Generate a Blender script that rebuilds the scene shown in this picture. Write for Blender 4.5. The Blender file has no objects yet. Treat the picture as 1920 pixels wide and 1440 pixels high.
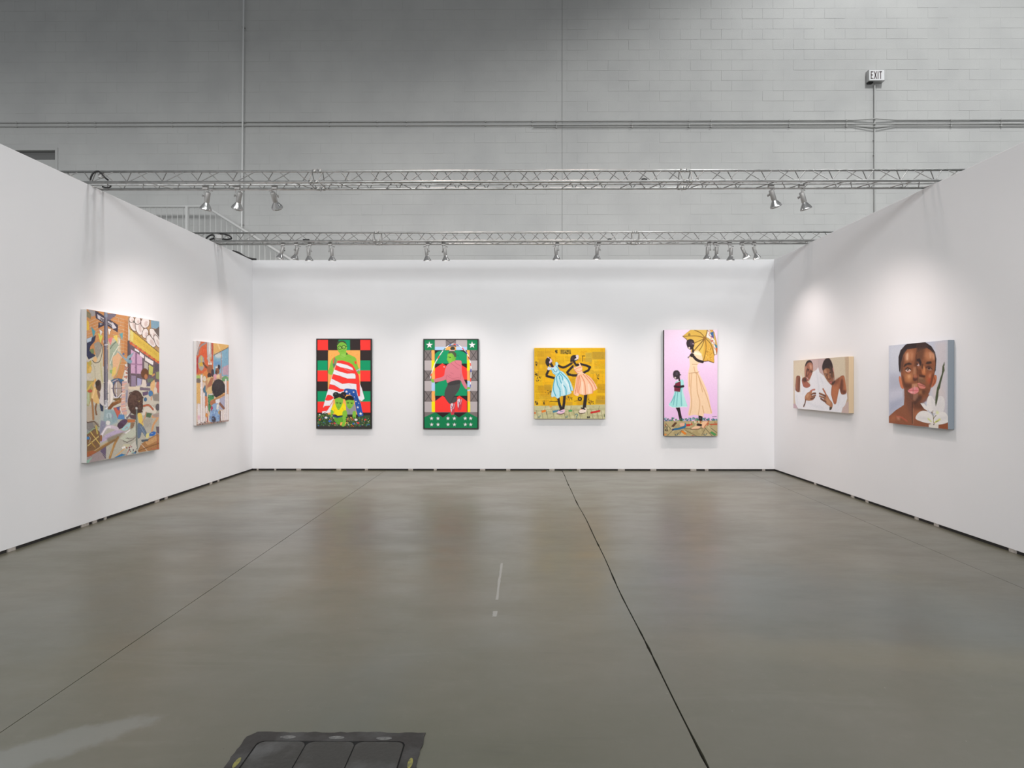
import bpy, bmesh, math, random
import numpy as np
from mathutils import Vector, Matrix
random.seed(7)
SC = bpy.context.scene
COL = SC.collection
# ------------------------------------------------------------------ camera
FPX = 1080.0; CAMZ = 1.54; YAW = 6.5/FPX; VPY = 716.0
cam_d = bpy.data.cameras.new('camera'); cam = bpy.data.objects.new('camera', cam_d); COL.objects.link(cam)
cam_d.sensor_width = 36.0; cam_d.lens = FPX/1920*36.0
cam_d.shift_y = -(720-VPY)/1920.0
cam_d.clip_end = 200
cam.location = (0, 0, CAMZ); cam.rotation_euler = (math.pi/2, 0, YAW)
SC.camera = cam
# ------------------------------------------------------------------ world, exposure, hall lamps
W = bpy.data.worlds.new('hall_ambient'); SC.world = W; W.use_nodes = True
bg = W.node_tree.nodes['Background']; bg.inputs['Color'].default_value = (0.93, 0.97, 1.0, 1); bg.inputs['Strength'].default_value = 0.245
vs = SC.view_settings
vs.view_transform = 'Standard'; vs.look = 'None'; vs.gamma = 1.0; vs.use_curve_mapping = False
vs.exposure = 0.0
def spot_lamp(name, loc, tgt, energy, size, blend, radius, color=(1, 1, 1)):
    d = bpy.data.lights.new(name, 'SPOT'); d.energy = energy; d.spot_size = math.radians(size)
    d.spot_blend = blend; d.shadow_soft_size = radius; d.color = color
    o = bpy.data.objects.new(name, d); COL.objects.link(o); o.location = loc
    o.rotation_euler = (Vector(tgt)-Vector(loc)).to_track_quat('-Z', 'Y').to_euler()
    return o
# high-bay lamps of the hall, hung from the roof above the frame: one bay on the right, an unseen row behind the viewer, lowered and multiplied as soft fill
for (x, y, z, e, rad, bl, sz) in [(7.6, 6.6, 12.5, 1500, 0.6, 0.3, 136), (15.5, 6.6, 12.5, 1000, 0.6, 0.3, 136)] + \
        [(x, -12.0, 8.3, 1500+(850 if x < -5 else 0), 2.2, 0.03, 174) for x in (-13.5, -9, -4.5, 0, 4.5, 9, 13.5)]:
    spot_lamp('unseen_hall_light', (x, y, z), (x, y, 0), e, sz, bl, rad, (0.985, 1.0, 0.995))
for x in (-2.4, 2.4):      # added unseen warm fill lamps over the booth, lifting the back floor
    spot_lamp('unseen_hall_light', (x, 7.9, 12.5), (x, 7.9, 0), 1250, 58, 0.8, 0.8, (1.0, 0.84, 0.77))
# unseen fill lamps above the frame, their truss inferred and not built, aimed at the side walls and the open floor
for (x, tx, ty, tz, e) in ((-1.8, -4.5, 6.6, 1.3, 110), (-2.6, -4.5, 5.0, 1.3, 35), (1.8, 4.45, 6.6, 1.3, 110), (2.6, 4.45, 4.8, 1.3, 35)):
    spot_lamp('unseen_truss_spot', (x, 2.3, 3.5), (tx, ty, tz), e, 90, 1.0, 0.2, (1, 0.86, 0.81))

def unproj(px, py):
    dx = (px-960)/FPX; dz = -(py-VPY)/FPX
    return Vector((dx*math.cos(YAW)-math.sin(YAW), math.cos(YAW)+dx*math.sin(YAW), dz))
CAM = Vector((0, 0, CAMZ))
def PY(px, py, y):   # point seen at a pixel on the plane y = const
    d = unproj(px, py); return CAM+d*(y/d.y)
def PX(px, py, x):
    d = unproj(px, py); return CAM+d*(x/d.x)
def PZ(px, py, z=0.0):
    d = unproj(px, py); return CAM+d*((z-CAMZ)/d.z)
# ------------------------------------------------------------------ materials
def lin(c):
    return tuple(((v/255.0)/12.92 if v/255.0 <= 0.04045 else ((v/255.0+0.055)/1.055)**2.4) for v in c)
def newmat(name, col, rough=0.5, metal=0.0, spec=0.5):
    m = bpy.data.materials.new(name); m.use_nodes = True
    b = m.node_tree.nodes['Principled BSDF']
    b.inputs['Base Color'].default_value = (*col, 1); b.inputs['Roughness'].default_value = rough
    b.inputs['Metallic'].default_value = metal; b.inputs['Specular IOR Level'].default_value = spec
    return m
def nd(m, t, **kw):
    n = m.node_tree.nodes.new(t)
    for k, v in kw.items(): setattr(n, k, v)
    return n
def lk(m, a, b): m.node_tree.links.new(a, b)
def bsdf(m): return m.node_tree.nodes['Principled BSDF']
def add_noise(m, col2, scale=(1, 1, 1), ns=5.0, detail=4.0, lo=0.4, hi=0.7, bump=0.0, bscale=60.0, rough2=None):
    b = bsdf(m); g = nd(m, 'ShaderNodeNewGeometry'); mp = nd(m, 'ShaderNodeMapping')
    mp.inputs['Scale'].default_value = scale; lk(m, g.outputs['Position'], mp.inputs['Vector'])
    n = nd(m, 'ShaderNodeTexNoise'); n.inputs['Scale'].default_value = ns; n.inputs['Detail'].default_value = detail
    lk(m, mp.outputs['Vector'], n.inputs['Vector'])
    r = nd(m, 'ShaderNodeMapRange'); r.inputs['From Min'].default_value = lo; r.inputs['From Max'].default_value = hi
    lk(m, n.outputs['Fac'], r.inputs['Value'])
    mx = nd(m, 'ShaderNodeMix', data_type='RGBA')
    mx.inputs[6].default_value = b.inputs['Base Color'].default_value; mx.inputs[7].default_value = (*col2, 1)
    lk(m, r.outputs['Result'], mx.inputs[0]); lk(m, mx.outputs[2], b.inputs['Base Color'])
    if bump:
        n2 = nd(m, 'ShaderNodeTexNoise'); n2.inputs['Scale'].default_value = bscale; n2.inputs['Detail'].default_value = 3
        lk(m, g.outputs['Position'], n2.inputs['Vector'])
        bp = nd(m, 'ShaderNodeBump'); bp.inputs['Strength'].default_value = bump; bp.inputs['Distance'].default_value = 0.004
        lk(m, n2.outputs['Fac'], bp.inputs['Height']); lk(m, bp.outputs['Normal'], b.inputs['Normal'])
    return m
M = {}
M['white'] = add_noise(newmat('white_wall_paint', (0.775, 0.785, 0.805), 0.7, spec=0.2), (0.755, 0.765, 0.785), ns=0.8, bump=0.12, bscale=220)
M['block'] = add_noise(newmat('grey_painted_block', (0.54, 0.54, 0.53), 0.55, spec=0.3), (0.49, 0.49, 0.485), ns=1.3, bump=0.5, bscale=90)
M['mortar'] = newmat('painted_mortar', (0.50, 0.50, 0.495), 0.7)
M['seal'] = newmat('joint_sealant', (0.36, 0.36, 0.355), 0.8)
M['pipe'] = newmat('painted_conduit', (0.42, 0.42, 0.41), 0.45)
M['alu'] = add_noise(newmat('brushed_aluminium', (0.50, 0.50, 0.49), 0.36, 0.85), (0.38, 0.38, 0.37), ns=14)
M['bar'] = add_noise(newmat('dull_aluminium_bar', (0.33, 0.33, 0.325), 0.42, 0.7), (0.24, 0.24, 0.235), ns=20)
M['lamp'] = newmat('silver_lamp_paint', (0.36, 0.355, 0.35), 0.42, 0.35)
M['bell'] = newmat('polished_bell', (0.45, 0.45, 0.45), 0.22, 0.8)
M['lampin'] = newmat('white_reflector', (0.85, 0.85, 0.84), 0.4)
M['black'] = newmat('black_rubber', (0.012, 0.012, 0.013), 0.5)
M['darkgap'] = newmat('dark_base', (0.02, 0.018, 0.018), 0.8)
M['shim'] = add_noise(newmat('pale_wood_shim', (0.42, 0.39, 0.36), 0.7), (0.28, 0.26, 0.24), ns=30)
M['door'] = newmat('grey_door_paint', (0.5, 0.5, 0.49), 0.5)
M['recess_shade'] = newmat('recess_shade_grey', (0.16, 0.16, 0.158), 0.6)  # shade of the door recess put into a dark grey colour
M['steel'] = newmat('painted_steel_rail', (0.6, 0.6, 0.59), 0.4)
M['sign'] = newmat('sign_face', (0.85, 0.85, 0.86), 0.35)
M['signcase'] = newmat('sign_case', (0.5, 0.5, 0.5), 0.35, 0.5)
M['letter'] = newmat('faded_letter', lin((105, 92, 95)), 0.5)
M['jointdust'] = newmat('dusty_joint', (0.035, 0.032, 0.026), 0.9)
M['palepipe'] = newmat('pale_conduit', (0.78, 0.78, 0.77), 0.45)
M['frame'] = newmat('black_frame', (0.008, 0.007, 0.007), 0.4)
M['gapb'] = newmat('frame_gap', (0.01, 0.01, 0.01), 0.9)
M['tape'] = newmat('tape_residue', (0.3, 0.3, 0.28), 0.7)
em = newmat('lamp_lens', (1, 1, 1), 0.3)
bsdf(em).inputs['Emission Color'].default_value = (1, 0.97, 0.93, 1); bsdf(em).inputs['Emission Strength'].default_value = 3.0
M['lens'] = em
# ------------------------------------------------------------------ helpers
def link(name, me, mat=None, parent=None):
    o = bpy.data.objects.new(name, me); COL.objects.link(o)
    if mat is not None and me is not None:
        if not me.materials: me.materials.append(mat)
    if parent is not None: o.parent = parent
    return o
def mesh_of(bm, name='m', smooth=False):
    me = bpy.data.meshes.new(name)
    bmesh.ops.recalc_face_normals(bm, faces=bm.faces)
    bm.to_mesh(me); bm.free()
    if smooth:
        for p in me.polygons: p.use_smooth = True
    return me
def bbox(bm, x0, x1, y0, y1, z0, z1, bev=0.0):
    r = bmesh.ops.create_cube(bm, size=1.0)
    for v in r['verts']:
        v.co = Vector(((x0+x1)/2+v.co.x*(x1-x0), (y0+y1)/2+v.co.y*(y1-y0), (z0+z1)/2+v.co.z*(z1-z0)))
    if bev:
        es = list({e for v in r['verts'] for e in v.link_edges})
        bmesh.ops.bevel(bm, geom=es, offset=bev, segments=1, affect='EDGES')
def box(name, x0, x1, y0, y1, z0, z1, mat, parent=None, bev=0.0):
    bm = bmesh.new(); bbox(bm, x0, x1, y0, y1, z0, z1, bev)
    return link(name, mesh_of(bm, name), mat, parent)
def tube_bm(bm, pts, r, n=8, caps=True):
    pts = [Vector(p) for p in pts]; rings = []
    for i, p in enumerate(pts):
        t = (pts[min(i+1, len(pts)-1)]-pts[max(i-1, 0)]).normalized()
        a = Vector((0, 0, 1)) if abs(t.z) < 0.9 else Vector((0, 1, 0))
        u = t.cross(a).normalized(); w = t.cross(u).normalized()
        rr = r[i] if isinstance(r, (list, tuple)) else r
        rings.append([bm.verts.new(p+(u*math.cos(k*2*math.pi/n)+w*math.sin(k*2*math.pi/n))*rr) for k in range(n)])
    for a, b in zip(rings, rings[1:]):
        for k in range(n): bm.faces.new((a[k], a[(k+1) % n], b[(k+1) % n], b[k]))
    if caps: bm.faces.new(rings[0]); bm.faces.new(rings[-1][::-1])
def tube(name, pts, r, mat, parent=None, n=8):
    bm = bmesh.new(); tube_bm(bm, pts, r, n)
    return link(name, mesh_of(bm, name, True), mat, parent)
def lathe_bm(bm, prof, n=20):
    rings = [[bm.verts.new((r*math.cos(k*2*math.pi/n), r*math.sin(k*2*math.pi/n), z)) for k in range(n)] for r, z in prof]
    for a, b in zip(rings, rings[1:]):
        for k in range(n): bm.faces.new((a[k], a[(k+1) % n], b[(k+1) % n], b[k]))
    return rings
def thing(name, label, cat, loc=(0, 0, 0), group=None):
    o = bpy.data.objects.new(name, None); COL.objects.link(o); o.location = loc; o.empty_display_size = 0.1
    return tag(o, label, cat, group)
def tag(o, label, cat, group=None):
    o['label'] = label; o['category'] = cat
    if group: o['group'] = group
    return o
def struct(o, label=None):
    o['kind'] = 'structure'
    if label: o['label'] = label
    return o
# ------------------------------------------------------------------ floor: concrete slabs with sawn joints
def floor_material():
    m = newmat('polished_concrete', (0.2, 0.2, 0.17), 0.3); b = bsdf(m)
    g = nd(m, 'ShaderNodeNewGeometry')
    def noise(scale, ns, detail=5.0, rough=0.6, dist=0.0, off=(0, 0, 0)):
        mp = nd(m, 'ShaderNodeMapping'); mp.inputs['Scale'].default_value = scale; mp.inputs['Location'].default_value = off
        lk(m, g.outputs['Position'], mp.inputs['Vector'])
        n = nd(m, 'ShaderNodeTexNoise'); n.inputs['Scale'].default_value = ns; n.inputs['Detail'].default_value = detail
        n.inputs['Roughness'].default_value = rough; n.inputs['Distortion'].default_value = dist
        lk(m, mp.outputs['Vector'], n.inputs['Vector']); return n.outputs['Fac']
    def ramp(v, a, b_, c=0.0, d=1.0):
        r = nd(m, 'ShaderNodeMapRange'); r.interpolation_type = 'SMOOTHSTEP'
        for k, x in (('From Min', a), ('From Max', b_), ('To Min', c), ('To Max', d)): r.inputs[k].default_value = x
        lk(m, v, r.inputs['Value']); return r.outputs['Result']
    def mix(f, A, B, mode='MIX'):
        x = nd(m, 'ShaderNodeMix', data_type='RGBA', blend_type=mode)
        lk(m, f, x.inputs[0])
        for i, v in ((6, A), (7, B)):
            if isinstance(v, tuple): x.inputs[i].default_value = (*v, 1)
            else: lk(m, v, x.inputs[i])
        return x.outputs[2]
    c = mix(ramp(noise((1, 1, 1), 0.45, 6, 0.62), 0.36, 0.64), (0.099, 0.098, 0.065), (0.122, 0.116, 0.086))
    c = mix(ramp(noise((1, 1, 1), 0.33, 4, 0.55, 0.6, (7, 3, 0)), 0.5, 0.68, 0, 0.6), c, (0.096, 0.107, 0.093))
    c = mix(ramp(noise((1, 1, 1), 0.6, 5, 0.6, 0.4, (2, 9, 0)), 0.54, 0.72, 0, 0.5), c, (0.128, 0.113, 0.069))
    c = mix(ramp(noise((0.5, 3.2, 1), 1.3, 7, 0.68, 0.8), 0.52, 0.75, 0, 0.22), c, (0.201, 0.194, 0.162))
    c = mix(ramp(noise((0.45, 2.6, 1), 2.1, 7, 0.7, 0.5, (4, 4, 0)), 0.55, 0.72, 0, 0.3), c, (0.060, 0.060, 0.045))
    c = mix(ramp(noise((1, 1, 1), 9.0, 8, 0.75), 0.5, 0.8, 0, 0.3), c, (0.171, 0.164, 0.131))
    c = mix(ramp(noise((1, 1, 1), 55.0, 2, 0.5, 0, (1, 1, 0)), 0.74, 0.78, 0, 0.5), c, (0.045, 0.039, 0.034))
    c = mix(ramp(noise((1, 1, 1), 38.0, 2, 0.5, 0, (5, 2, 0)), 0.765, 0.79, 0, 0.6), c, (0.321, 0.319, 0.261))
    # worn pale scrape by the left joint, bluish worn patch and yellowish streak at the right
    def patch(cx, cy, rx, ry, ang, col, amt, edge=0.5, nsc=7.0, c=c):
        mp = nd(m, 'ShaderNodeMapping', vector_type='TEXTURE')
        mp.inputs['Location'].default_value = (cx, cy, 0); mp.inputs['Rotation'].default_value = (0, 0, ang); mp.inputs['Scale'].default_value = (rx, ry, 1)
        lk(m, g.outputs['Position'], mp.inputs['Vector'])
        ln = nd(m, 'ShaderNodeVectorMath', operation='LENGTH'); lk(m, mp.outputs['Vector'], ln.inputs[0])
        nz = noise((1, 1, 1), nsc, 6, 0.65)
        ad = nd(m, 'ShaderNodeMath', operation='MULTIPLY_ADD'); ad.inputs[1].default_value = 1.3; lk(m, nz, ad.inputs[0]); lk(m, ln.outputs['Value'], ad.inputs[2])
        return mix(ramp(ad.outputs[0], 1.65-edge*0.5, 1.65+edge*0.5, amt, 0.0), c, col)
    c = patch(-1.95, 2.42, 0.34, 0.10, 0.62, (0.201, 0.209, 0.194), 0.6, 0.5, 9.0, c)
    c = patch(2.1, 4.1, 1.3, 0.7, -0.3, (0.089, 0.106, 0.099), 0.6, 1.4, 3.0, c)
    c = patch(2.1, 3.25, 0.9, 0.16, -0.12, (0.156, 0.142, 0.089), 0.4, 1.2, 6.0, c)
    lk(m, c, b.inputs['Base Color'])
    lk(m, ramp(noise((0.7, 1.5, 1), 1.6, 6, 0.65), 0.3, 0.75, 0.28, 0.42), b.inputs['Roughness'])
    b.inputs['Specular IOR Level'].default_value = 1.0; b.inputs['IOR'].default_value = 1.58
    bp = nd(m, 'ShaderNodeBump'); bp.inputs['Strength'].default_value = 0.015; bp.inputs['Distance'].default_value = 0.003
    lk(m, noise((1, 1, 1), 24.0, 5, 0.6), bp.inputs['Height']); lk(m, bp.outputs['Normal'], b.inputs['Normal'])
    return m
M['floor'] = floor_material()
FY0, FY1 = -3.0, 11.4
floor = struct(box('floor', -13, 13, FY0, FY1, -0.25, -0.02, M['jointdust']), 'grey polished concrete floor of the hall')
JO = [(-13, 0, 0), (-8.4, 0, .004), (-5.32, 0, .004), (-2.262, 0.0, .0045), (0.752, 0.005, .008), (3.655, 0.031, .0035), (6.9, 0.02, .004), (13, 0, 0)]
def joint_edge(j, side):
    x0, sl, gap = JO[j]; pts = []; n = 150
    rr = random.Random(100+j)
    for i in range(n+1):
        y = FY0+(FY1-FY0)*i/n
        wob = 0.006*math.sin(y*1.7+j)+0.003*math.sin(y*4.1) if j == 4 else 0.002*math.sin(y*1.3+j)
        chip = max(0, rr.gauss(0, 0.003)) if j == 4 else max(0, rr.gauss(0, 0.0006))
        pts.append((x0+sl*y+wob+side*(gap/2+chip), y))
    return pts
BX = (-1.155, -0.392, 1.78, 2.52)     # cut-out for the floor box in slab 3 (x0, x1, y0, y1)
for j in range(len(JO)-1):
    L = joint_edge(j, 1); R = joint_edge(j+1, -1)
    bm = bmesh.new()
    cuts = [FY0, FY1]
    def strip(Ls, Rs):
        v = [bm.verts.new((x, y, 0)) for x, y in Ls]+[bm.verts.new((x, y, 0)) for x, y in reversed(Rs)]
        f = bm.faces.new(v)
        r = bmesh.ops.extrude_face_region(bm, geom=[f])
        for q in r['geom']:
            if isinstance(q, bmesh.types.BMVert): q.co.z = -0.02
    strip(L, R)
    o = link('concrete_slab', mesh_of(bm), M['floor'], floor)
# ------------------------------------------------------------------ booth walls
D = 10.0; HT = 3.66
XL = PY(473, 882, D).x; XR = PY(1452, 883, D).x
GAPZ = 0.029
def booth_wall(name, x0, x1, y0, y1, label, inx, iny):
    w = struct(box(name, x0, x1, y0, y1, GAPZ, HT, M['white'], None, 0.003), label)
    return w
wl = booth_wall('wall_left', XL-0.10, XL, 1.0, D+0.1, 'white painted booth wall along the left side', 1, 0)
wr = booth_wall('wall_right', XR, XR+0.10, 1.0, D+0.1, 'white painted booth wall along the right side', 1, 0)
wb = booth_wall('wall_back', XL, XR, D, D+0.1, 'white painted booth wall at the back', 0, 1)
box('base', XL-0.09, XL-0.012, 1.02, D+0.09, 0, GAPZ, M['darkgap'], wl)
box('base', XR+0.012, XR+0.09, 1.02, D+0.09, 0, GAPZ, M['darkgap'], wr)
box('base', XL, XR, D+0.012, D+0.09, 0, GAPZ, M['darkgap'], wb)
for px, w_ in ((483, .03), (516, .03), (560, .08), (635, .08), (687, .05), (770, .08), (816, .05), (905, .09), (953, .07), (1035, .09), (1085, .06), (1165, .12), (1225, .1), (1300, .1), (1325, .06), (1432, .05)):
    c = PY(px, 880, D).x; box('shim', c-w_/2, c+w_/2, D-0.002, D+0.02, 0.001, 0.0285, M['shim'], wb)
for px, py, w_ in ((22, 1033, .08), (160, 986, .1), (178, 980, .06), (198, 974, .03), (295, 941, .08), (312, 936, .05), (396, 907, .06), (410, 902, .04)):
    c = PX(px, py, XL).y; box('shim', XL-0.02, XL+0.002, c-w_/2, c+w_/2, 0.001, 0.0285, M['shim'], wl)
for px, py, w_ in ((1528, 909, .05), (1598, 935, .06), (1625, 945, .05), (1718, 977, .05), (1755, 990, .06), (1898, 1038, .07)):
    c = PX(px, py, XR).y; box('shim', XR-0.002, XR+0.02, c-w_/2, c+w_/2, 0.001, 0.0285, M['shim'], wr)
# ------------------------------------------------------------------ hall wall of painted concrete blocks
WY = 11.4; BL = 0.4064; BH = 0.2032; WX0 = -12.6; WZ1 = 10.6
DX1 = PY(109, 277, WY).x; DX0 = DX1-1.1; DZ0 = 3.86; DZ1 = PY(60, 277, WY).z   # door frame outer
wf = bmesh.new()
for b_ in ((WX0, DX0, 0, WZ1), (DX1, 13.2, 0, WZ1), (DX0, DX1, DZ1, WZ1), (DX0, DX1, 0, DZ0)):
    bbox(wf, b_[0], b_[1], WY+0.002, WY+0.2, b_[2], b_[3])
wall_far = struct(link('wall_far', mesh_of(wf), M['mortar']), 'tall grey painted concrete block wall of the hall')
def block_mesh(w, h=BH, d=0.028):
    bm = bmesh.new(); g = 0.0022; bv = 0.0018
    x, z = w/2-g, h/2-g
    o = [bm.verts.new((sx*x, d, sz*z)) for sx, sz in ((-1, -1), (1, -1), (1, 1), (-1, 1))]
    m_ = [bm.verts.new((sx*x, bv, sz*z)) for sx, sz in ((-1, -1), (1, -1), (1, 1), (-1, 1))]
    f = [bm.verts.new((sx*(x-bv), 0, sz*(z-bv))) for sx, sz in ((-1, -1), (1, -1), (1, 1), (-1, 1))]
    bm.faces.new(f)
    for k in range(4):
        n = (k+1) % 4
        bm.faces.new((m_[k], m_[n], f[n], f[k])); bm.faces.new((o[k], o[n], m_[n], m_[k]))
    return mesh_of(bm, 'concrete_block')
full = block_mesh(BL); cand = []; rest = []
rr = random.Random(3)
for r in range(int(WZ1/BH)):
    z = r*BH+BH/2-0.03
    for c in range(64):
        x = WX0+(c+0.5*(r % 2))*BL
        if x-BL/2 < DX1+0.02 and x+BL/2 > DX0-0.02 and z-BH/2 < DZ1 and z+BH/2 > DZ0: 
            # cut block beside the door
            if x > (DX0+DX1)/2 and x+BL/2 > DX1+0.05: rest.append(((DX1+0.004+x+BL/2)/2, z, x+BL/2-DX1-0.004))
            continue
        (cand if (z > 6.85 and z < 9.3 and 0.5 < x < 11) else rest).append((x, z, BL))
cand.sort(key=lambda t: abs(t[0]-6)+abs(t[1]-8)*2)
rest += cand[300:]
for (x, z, w) in cand[:300]:
    o = link('concrete_block', full, M['block'], wall_far); o.location = (x, WY+rr.uniform(-.0012, .0012), z)
    o.rotation_euler = (rr.uniform(-.004, .004), 0, rr.uniform(-.002, .002))
bm = bmesh.new(); tmp = {}
for (x, z, w) in rest:
    k = round(w, 3)
    if k not in tmp: tmp[k] = block_mesh(w)
    n0 = len(bm.verts); bm.from_mesh(tmp[k]); bm.verts.ensure_lookup_table()
    a, b2, yo = rr.uniform(-.004, .004), rr.uniform(-.002, .002), WY+rr.uniform(-.0012, .0012)
    for v in bm.verts[n0:]:
        v.co = Vector((x+v.co.x, yo+v.co.y+v.co.x*b2-v.co.z*a, z+v.co.z))
o = link('block_courses', mesh_of(bm), M['block'], wall_far); o['kind'] = 'stuff'
ej = PY(1054, 150, WY).x
box('expansion_joint', ej-0.006, ej+0.006, WY-0.003, WY+0.02, 0.1, WZ1, M['seal'], wall_far)
# door high on the hall wall, at the stair landing
door = struct(link('door_1', None), 'grey steel door in a metal frame high on the block wall')
def dbox(n, *a): return box(n, *a, M['door'], door, 0.002)
fw = 0.055
dbox('door_frame', DX0, DX1, WY-0.012, WY+0.1, DZ1-fw, DZ1)
dbox('door_frame', DX1-fw, DX1, WY-0.012, WY+0.1, DZ0, DZ1-fw)
dbox('door_frame', DX0, DX0+fw, WY-0.012, WY+0.1, DZ0, DZ1-fw)
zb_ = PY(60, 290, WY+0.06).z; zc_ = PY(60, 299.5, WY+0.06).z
box('recess_shade_panel', DX0+fw, DX1-fw, WY+0.075, WY+0.09, zb_, DZ1-fw, M['recess_shade'], door, 0.002)  # dark strips standing in for the shade above the door leaf
box('recess_shade_panel', DX0+fw, DX1-fw, WY+0.06, WY+0.09, zc_, zb_-0.004, M['recess_shade'], door, 0.002)
dl = dbox('door_leaf', DX0+fw, DX1-fw, WY+0.05, WY+0.09, DZ0, zc_-0.004)
tube('door_handle', [(DX0+0.13, WY+0.02, DZ0+1.0), (DX0+0.28, WY+0.02, DZ0+1.0)], 0.011, M['alu'], dl)
# ------------------------------------------------------------------ conduits on the hall wall
CY = WY-0.02
def conduit_path(z_off_px, x0, x1, saddle=0.0):
    pts = []
    for px in sorted(set(list(np.linspace(x0, x1, 14))+([1600, 1618, 1640, 1662, 1680] if saddle else []))):
        py = 230-5.6*px/1920+z_off_px
        s = max(0.0, 1-abs(px-1640)/40.0) if saddle else 0
        p = PY(px, py-saddle*s, CY); p.y -= 0.035*s; pts.append(p)
    return pts
clamps = [31, 127, 178, 323, 417, 460, 617, 707, 762, 910, 998, 1043, 1185, 1292, 1333, 1480, 1587, 1783, 1877]
for k, (off, x0, sad, lab) in enumerate(((0, -220, 1.2, 'upper grey painted conduit running across the block wall'), (7.2, -220, -1.5, 'middle grey painted conduit running across the block wall'), (11.3, 1000, -3.0, 'lowest grey conduit, only on the right half of the block wall'))):
    t = thing('wall_conduit', lab, 'conduit', (0, 0, 0), 'conduits across the block wall')
    pp = tube('pipe', conduit_path(off, x0, 2180, sad), 0.0115 if k < 2 else 0.009, M['pipe'], t, 8)
    for px in clamps:
        if px < x0: continue
        p = PY(px, 230-5.6*px/1920+off, CY)
        box('pipe_clamp', p.x-0.012, p.x+0.012, p.y-0.016, WY-0.002, p.z-0.018, p.z+0.018, M['pipe'], pp, 0.003)
t = thing('vertical_conduit', 'pale vertical conduit rising up the block wall at left', 'conduit', (0, 0, 0))
a, b_ = PY(453, 440, WY-0.055), PY(457.5, -60, WY-0.055)
low = a.copy(); low.z = 2.4
pp = tube('pipe', [low, a, b_], 0.0165, M['palepipe'], t, 10)
for py in (50, 228, 330, 420):
    p = PY(456-py*.008, py, WY-0.055); box('pipe_clamp', p.x-0.028, p.x+0.028, p.y, WY-0.002, p.z-0.012, p.z+0.012, M['pipe'], pp, 0.003)
t = thing('vertical_conduit', 'thin conduit running down the block wall from the exit sign', 'conduit', (0, 0, 0))
a, b_ = PY(1640, 400, WY-0.03), PY(1640, 158, WY-0.03); low = a.copy(); low.z = 2.6
pp = tube('pipe', [low, a, b_], 0.0125, M['pipe'], t, 8)
for py in (262, 290):
    p = PY(1640, py, WY-0.03); box('pipe_clamp', p.x-0.02, p.x+0.02, p.y, WY-0.002, p.z-0.01, p.z+0.01, M['pipe'], pp, 0.003)
# exit sign
sd = 0.10; fy = WY-sd
e0, e1 = PY(1629, 151.5, fy), PY(1659.5, 130, fy)
ex = thing('exit_sign', 'small white and silver EXIT sign on the block wall', 'sign', ((e0.x+e1.x)/2, WY, e0.z))
def lo(o, t):   # keep world place while parenting to a thing that is not at the origin
    o.location = Vector(o.location)-Vector(t.location); return o
lo(box('sign_case', e0.x, e1.x, fy+0.004, WY, e0.z, e1.z, M['signcase'], ex, 0.004), ex)
sf = lo(box('sign_face', e0.x+0.012, e1.x-0.012, fy, fy+0.01, e0.z+0.012, e1.z-0.012, M['sign'], ex), ex)
LW = 0.0165
def bars(lst):
    bm = bmesh.new()
    for (p, q) in lst:
        p = Vector(p); q = Vector(q); d = (q-p).normalized(); n = Vector((-d.y, d.x))*LW/2
        vs_ = [p+n, p-n, q-n, q+n]
        f = [bm.verts.new((v.x, -0.0, v.y)) for v in vs_]; b2 = [bm.verts.new((v.x, 0.006, v.y)) for v in vs_]
        bm.faces.new(f); bm.faces.new(b2[::-1])
        for k in range(4): bm.faces.new((f[k], b2[k], b2[(k+1) % 4], f[(k+1) % 4]))
    return mesh_of(bm)
lh = 0.145; z0 = e0.z+(e1.z-e0.z-lh)/2; pos = e0.x+0.038
hw = LW/2
letters = {'E': (.052, [((hw, 0), (hw, lh)), ((0, hw), (.05, hw)), ((0, lh-hw), (.05, lh-hw)), ((0, lh*.52), (.042, lh*.52))]),
           'X': (.064, [((hw, 0), (.06-hw, lh)), ((.06-hw, 0), (hw, lh))]),
           'I': (.022, [((hw, 0), (hw, lh))]),
           'T': (.05, [((.026, 0), (.026, lh)), ((0, lh-hw), (.052, lh-hw))])}
for ch in 'EXIT':
    o = link('letter', bars(letters[ch][1]), M['letter'], sf); o.location = Vector((pos, fy-0.003, z0))
    pos += letters[ch][0]+0.009
p = PY(1632, 153.5, fy+0.05)
lo(box('test_switch', p.x-0.05, p.x+0.045, fy+0.03, WY-0.01, e0.z-0.024, e0.z, M['black'], ex, 0.003), ex)
# ------------------------------------------------------------------ steel stair with guard rail behind the booth
SY = 10.95
st = thing('steel_stair', 'grey steel stair and landing with balustrade against the block wall', 'stair', (-6, SY, 0))
c0 = PY(386, 387, SY); c1 = PY(545, 487, SY)
slope = (c0.z-c1.z)/(c1.x-c0.x)
landz = DZ0-0.06
lo(box('landing', WX0+1.5, c0.x+0.1, SY-0.05, WY-0.04, landz-0.12, landz, M['steel'], st), st)
footx = c0.x+landz/slope
lo(tube('handrail', [(WX0+1.6, SY, c0.z), (c0.x, SY, c0.z), (footx, SY, c0.z-landz)], 0.028, M['steel'], st, 10), st)
bm = bmesh.new()
v = [(c0.x, landz), (footx, 0.0), (footx-0.35, 0.0), (c0.x, landz-0.26)]
f = [bm.verts.new((x, SY-0.03, z)) for x, z in v]; g_ = [bm.verts.new((x, SY+0.0, z)) for x, z in v]
bm.faces.new(f); bm.faces.new(g_[::-1])
for k in range(4): bm.faces.new((f[k], g_[k], g_[(k+1) % 4], f[(k+1) % 4]))
lo(link('stringer', mesh_of(bm), M['steel'], st), st)
x = c0.x-0.02
bx = PY(351, 420, SY).x
lo(box('post', bx-0.025, bx+0.025, SY-0.028, SY+0.028, landz, c0.z, M['steel'], st), st)
lo(box('post', WX0+1.58, WX0+1.63, SY-0.028, SY+0.028, 0, c0.z, M['steel'], st), st)
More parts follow.
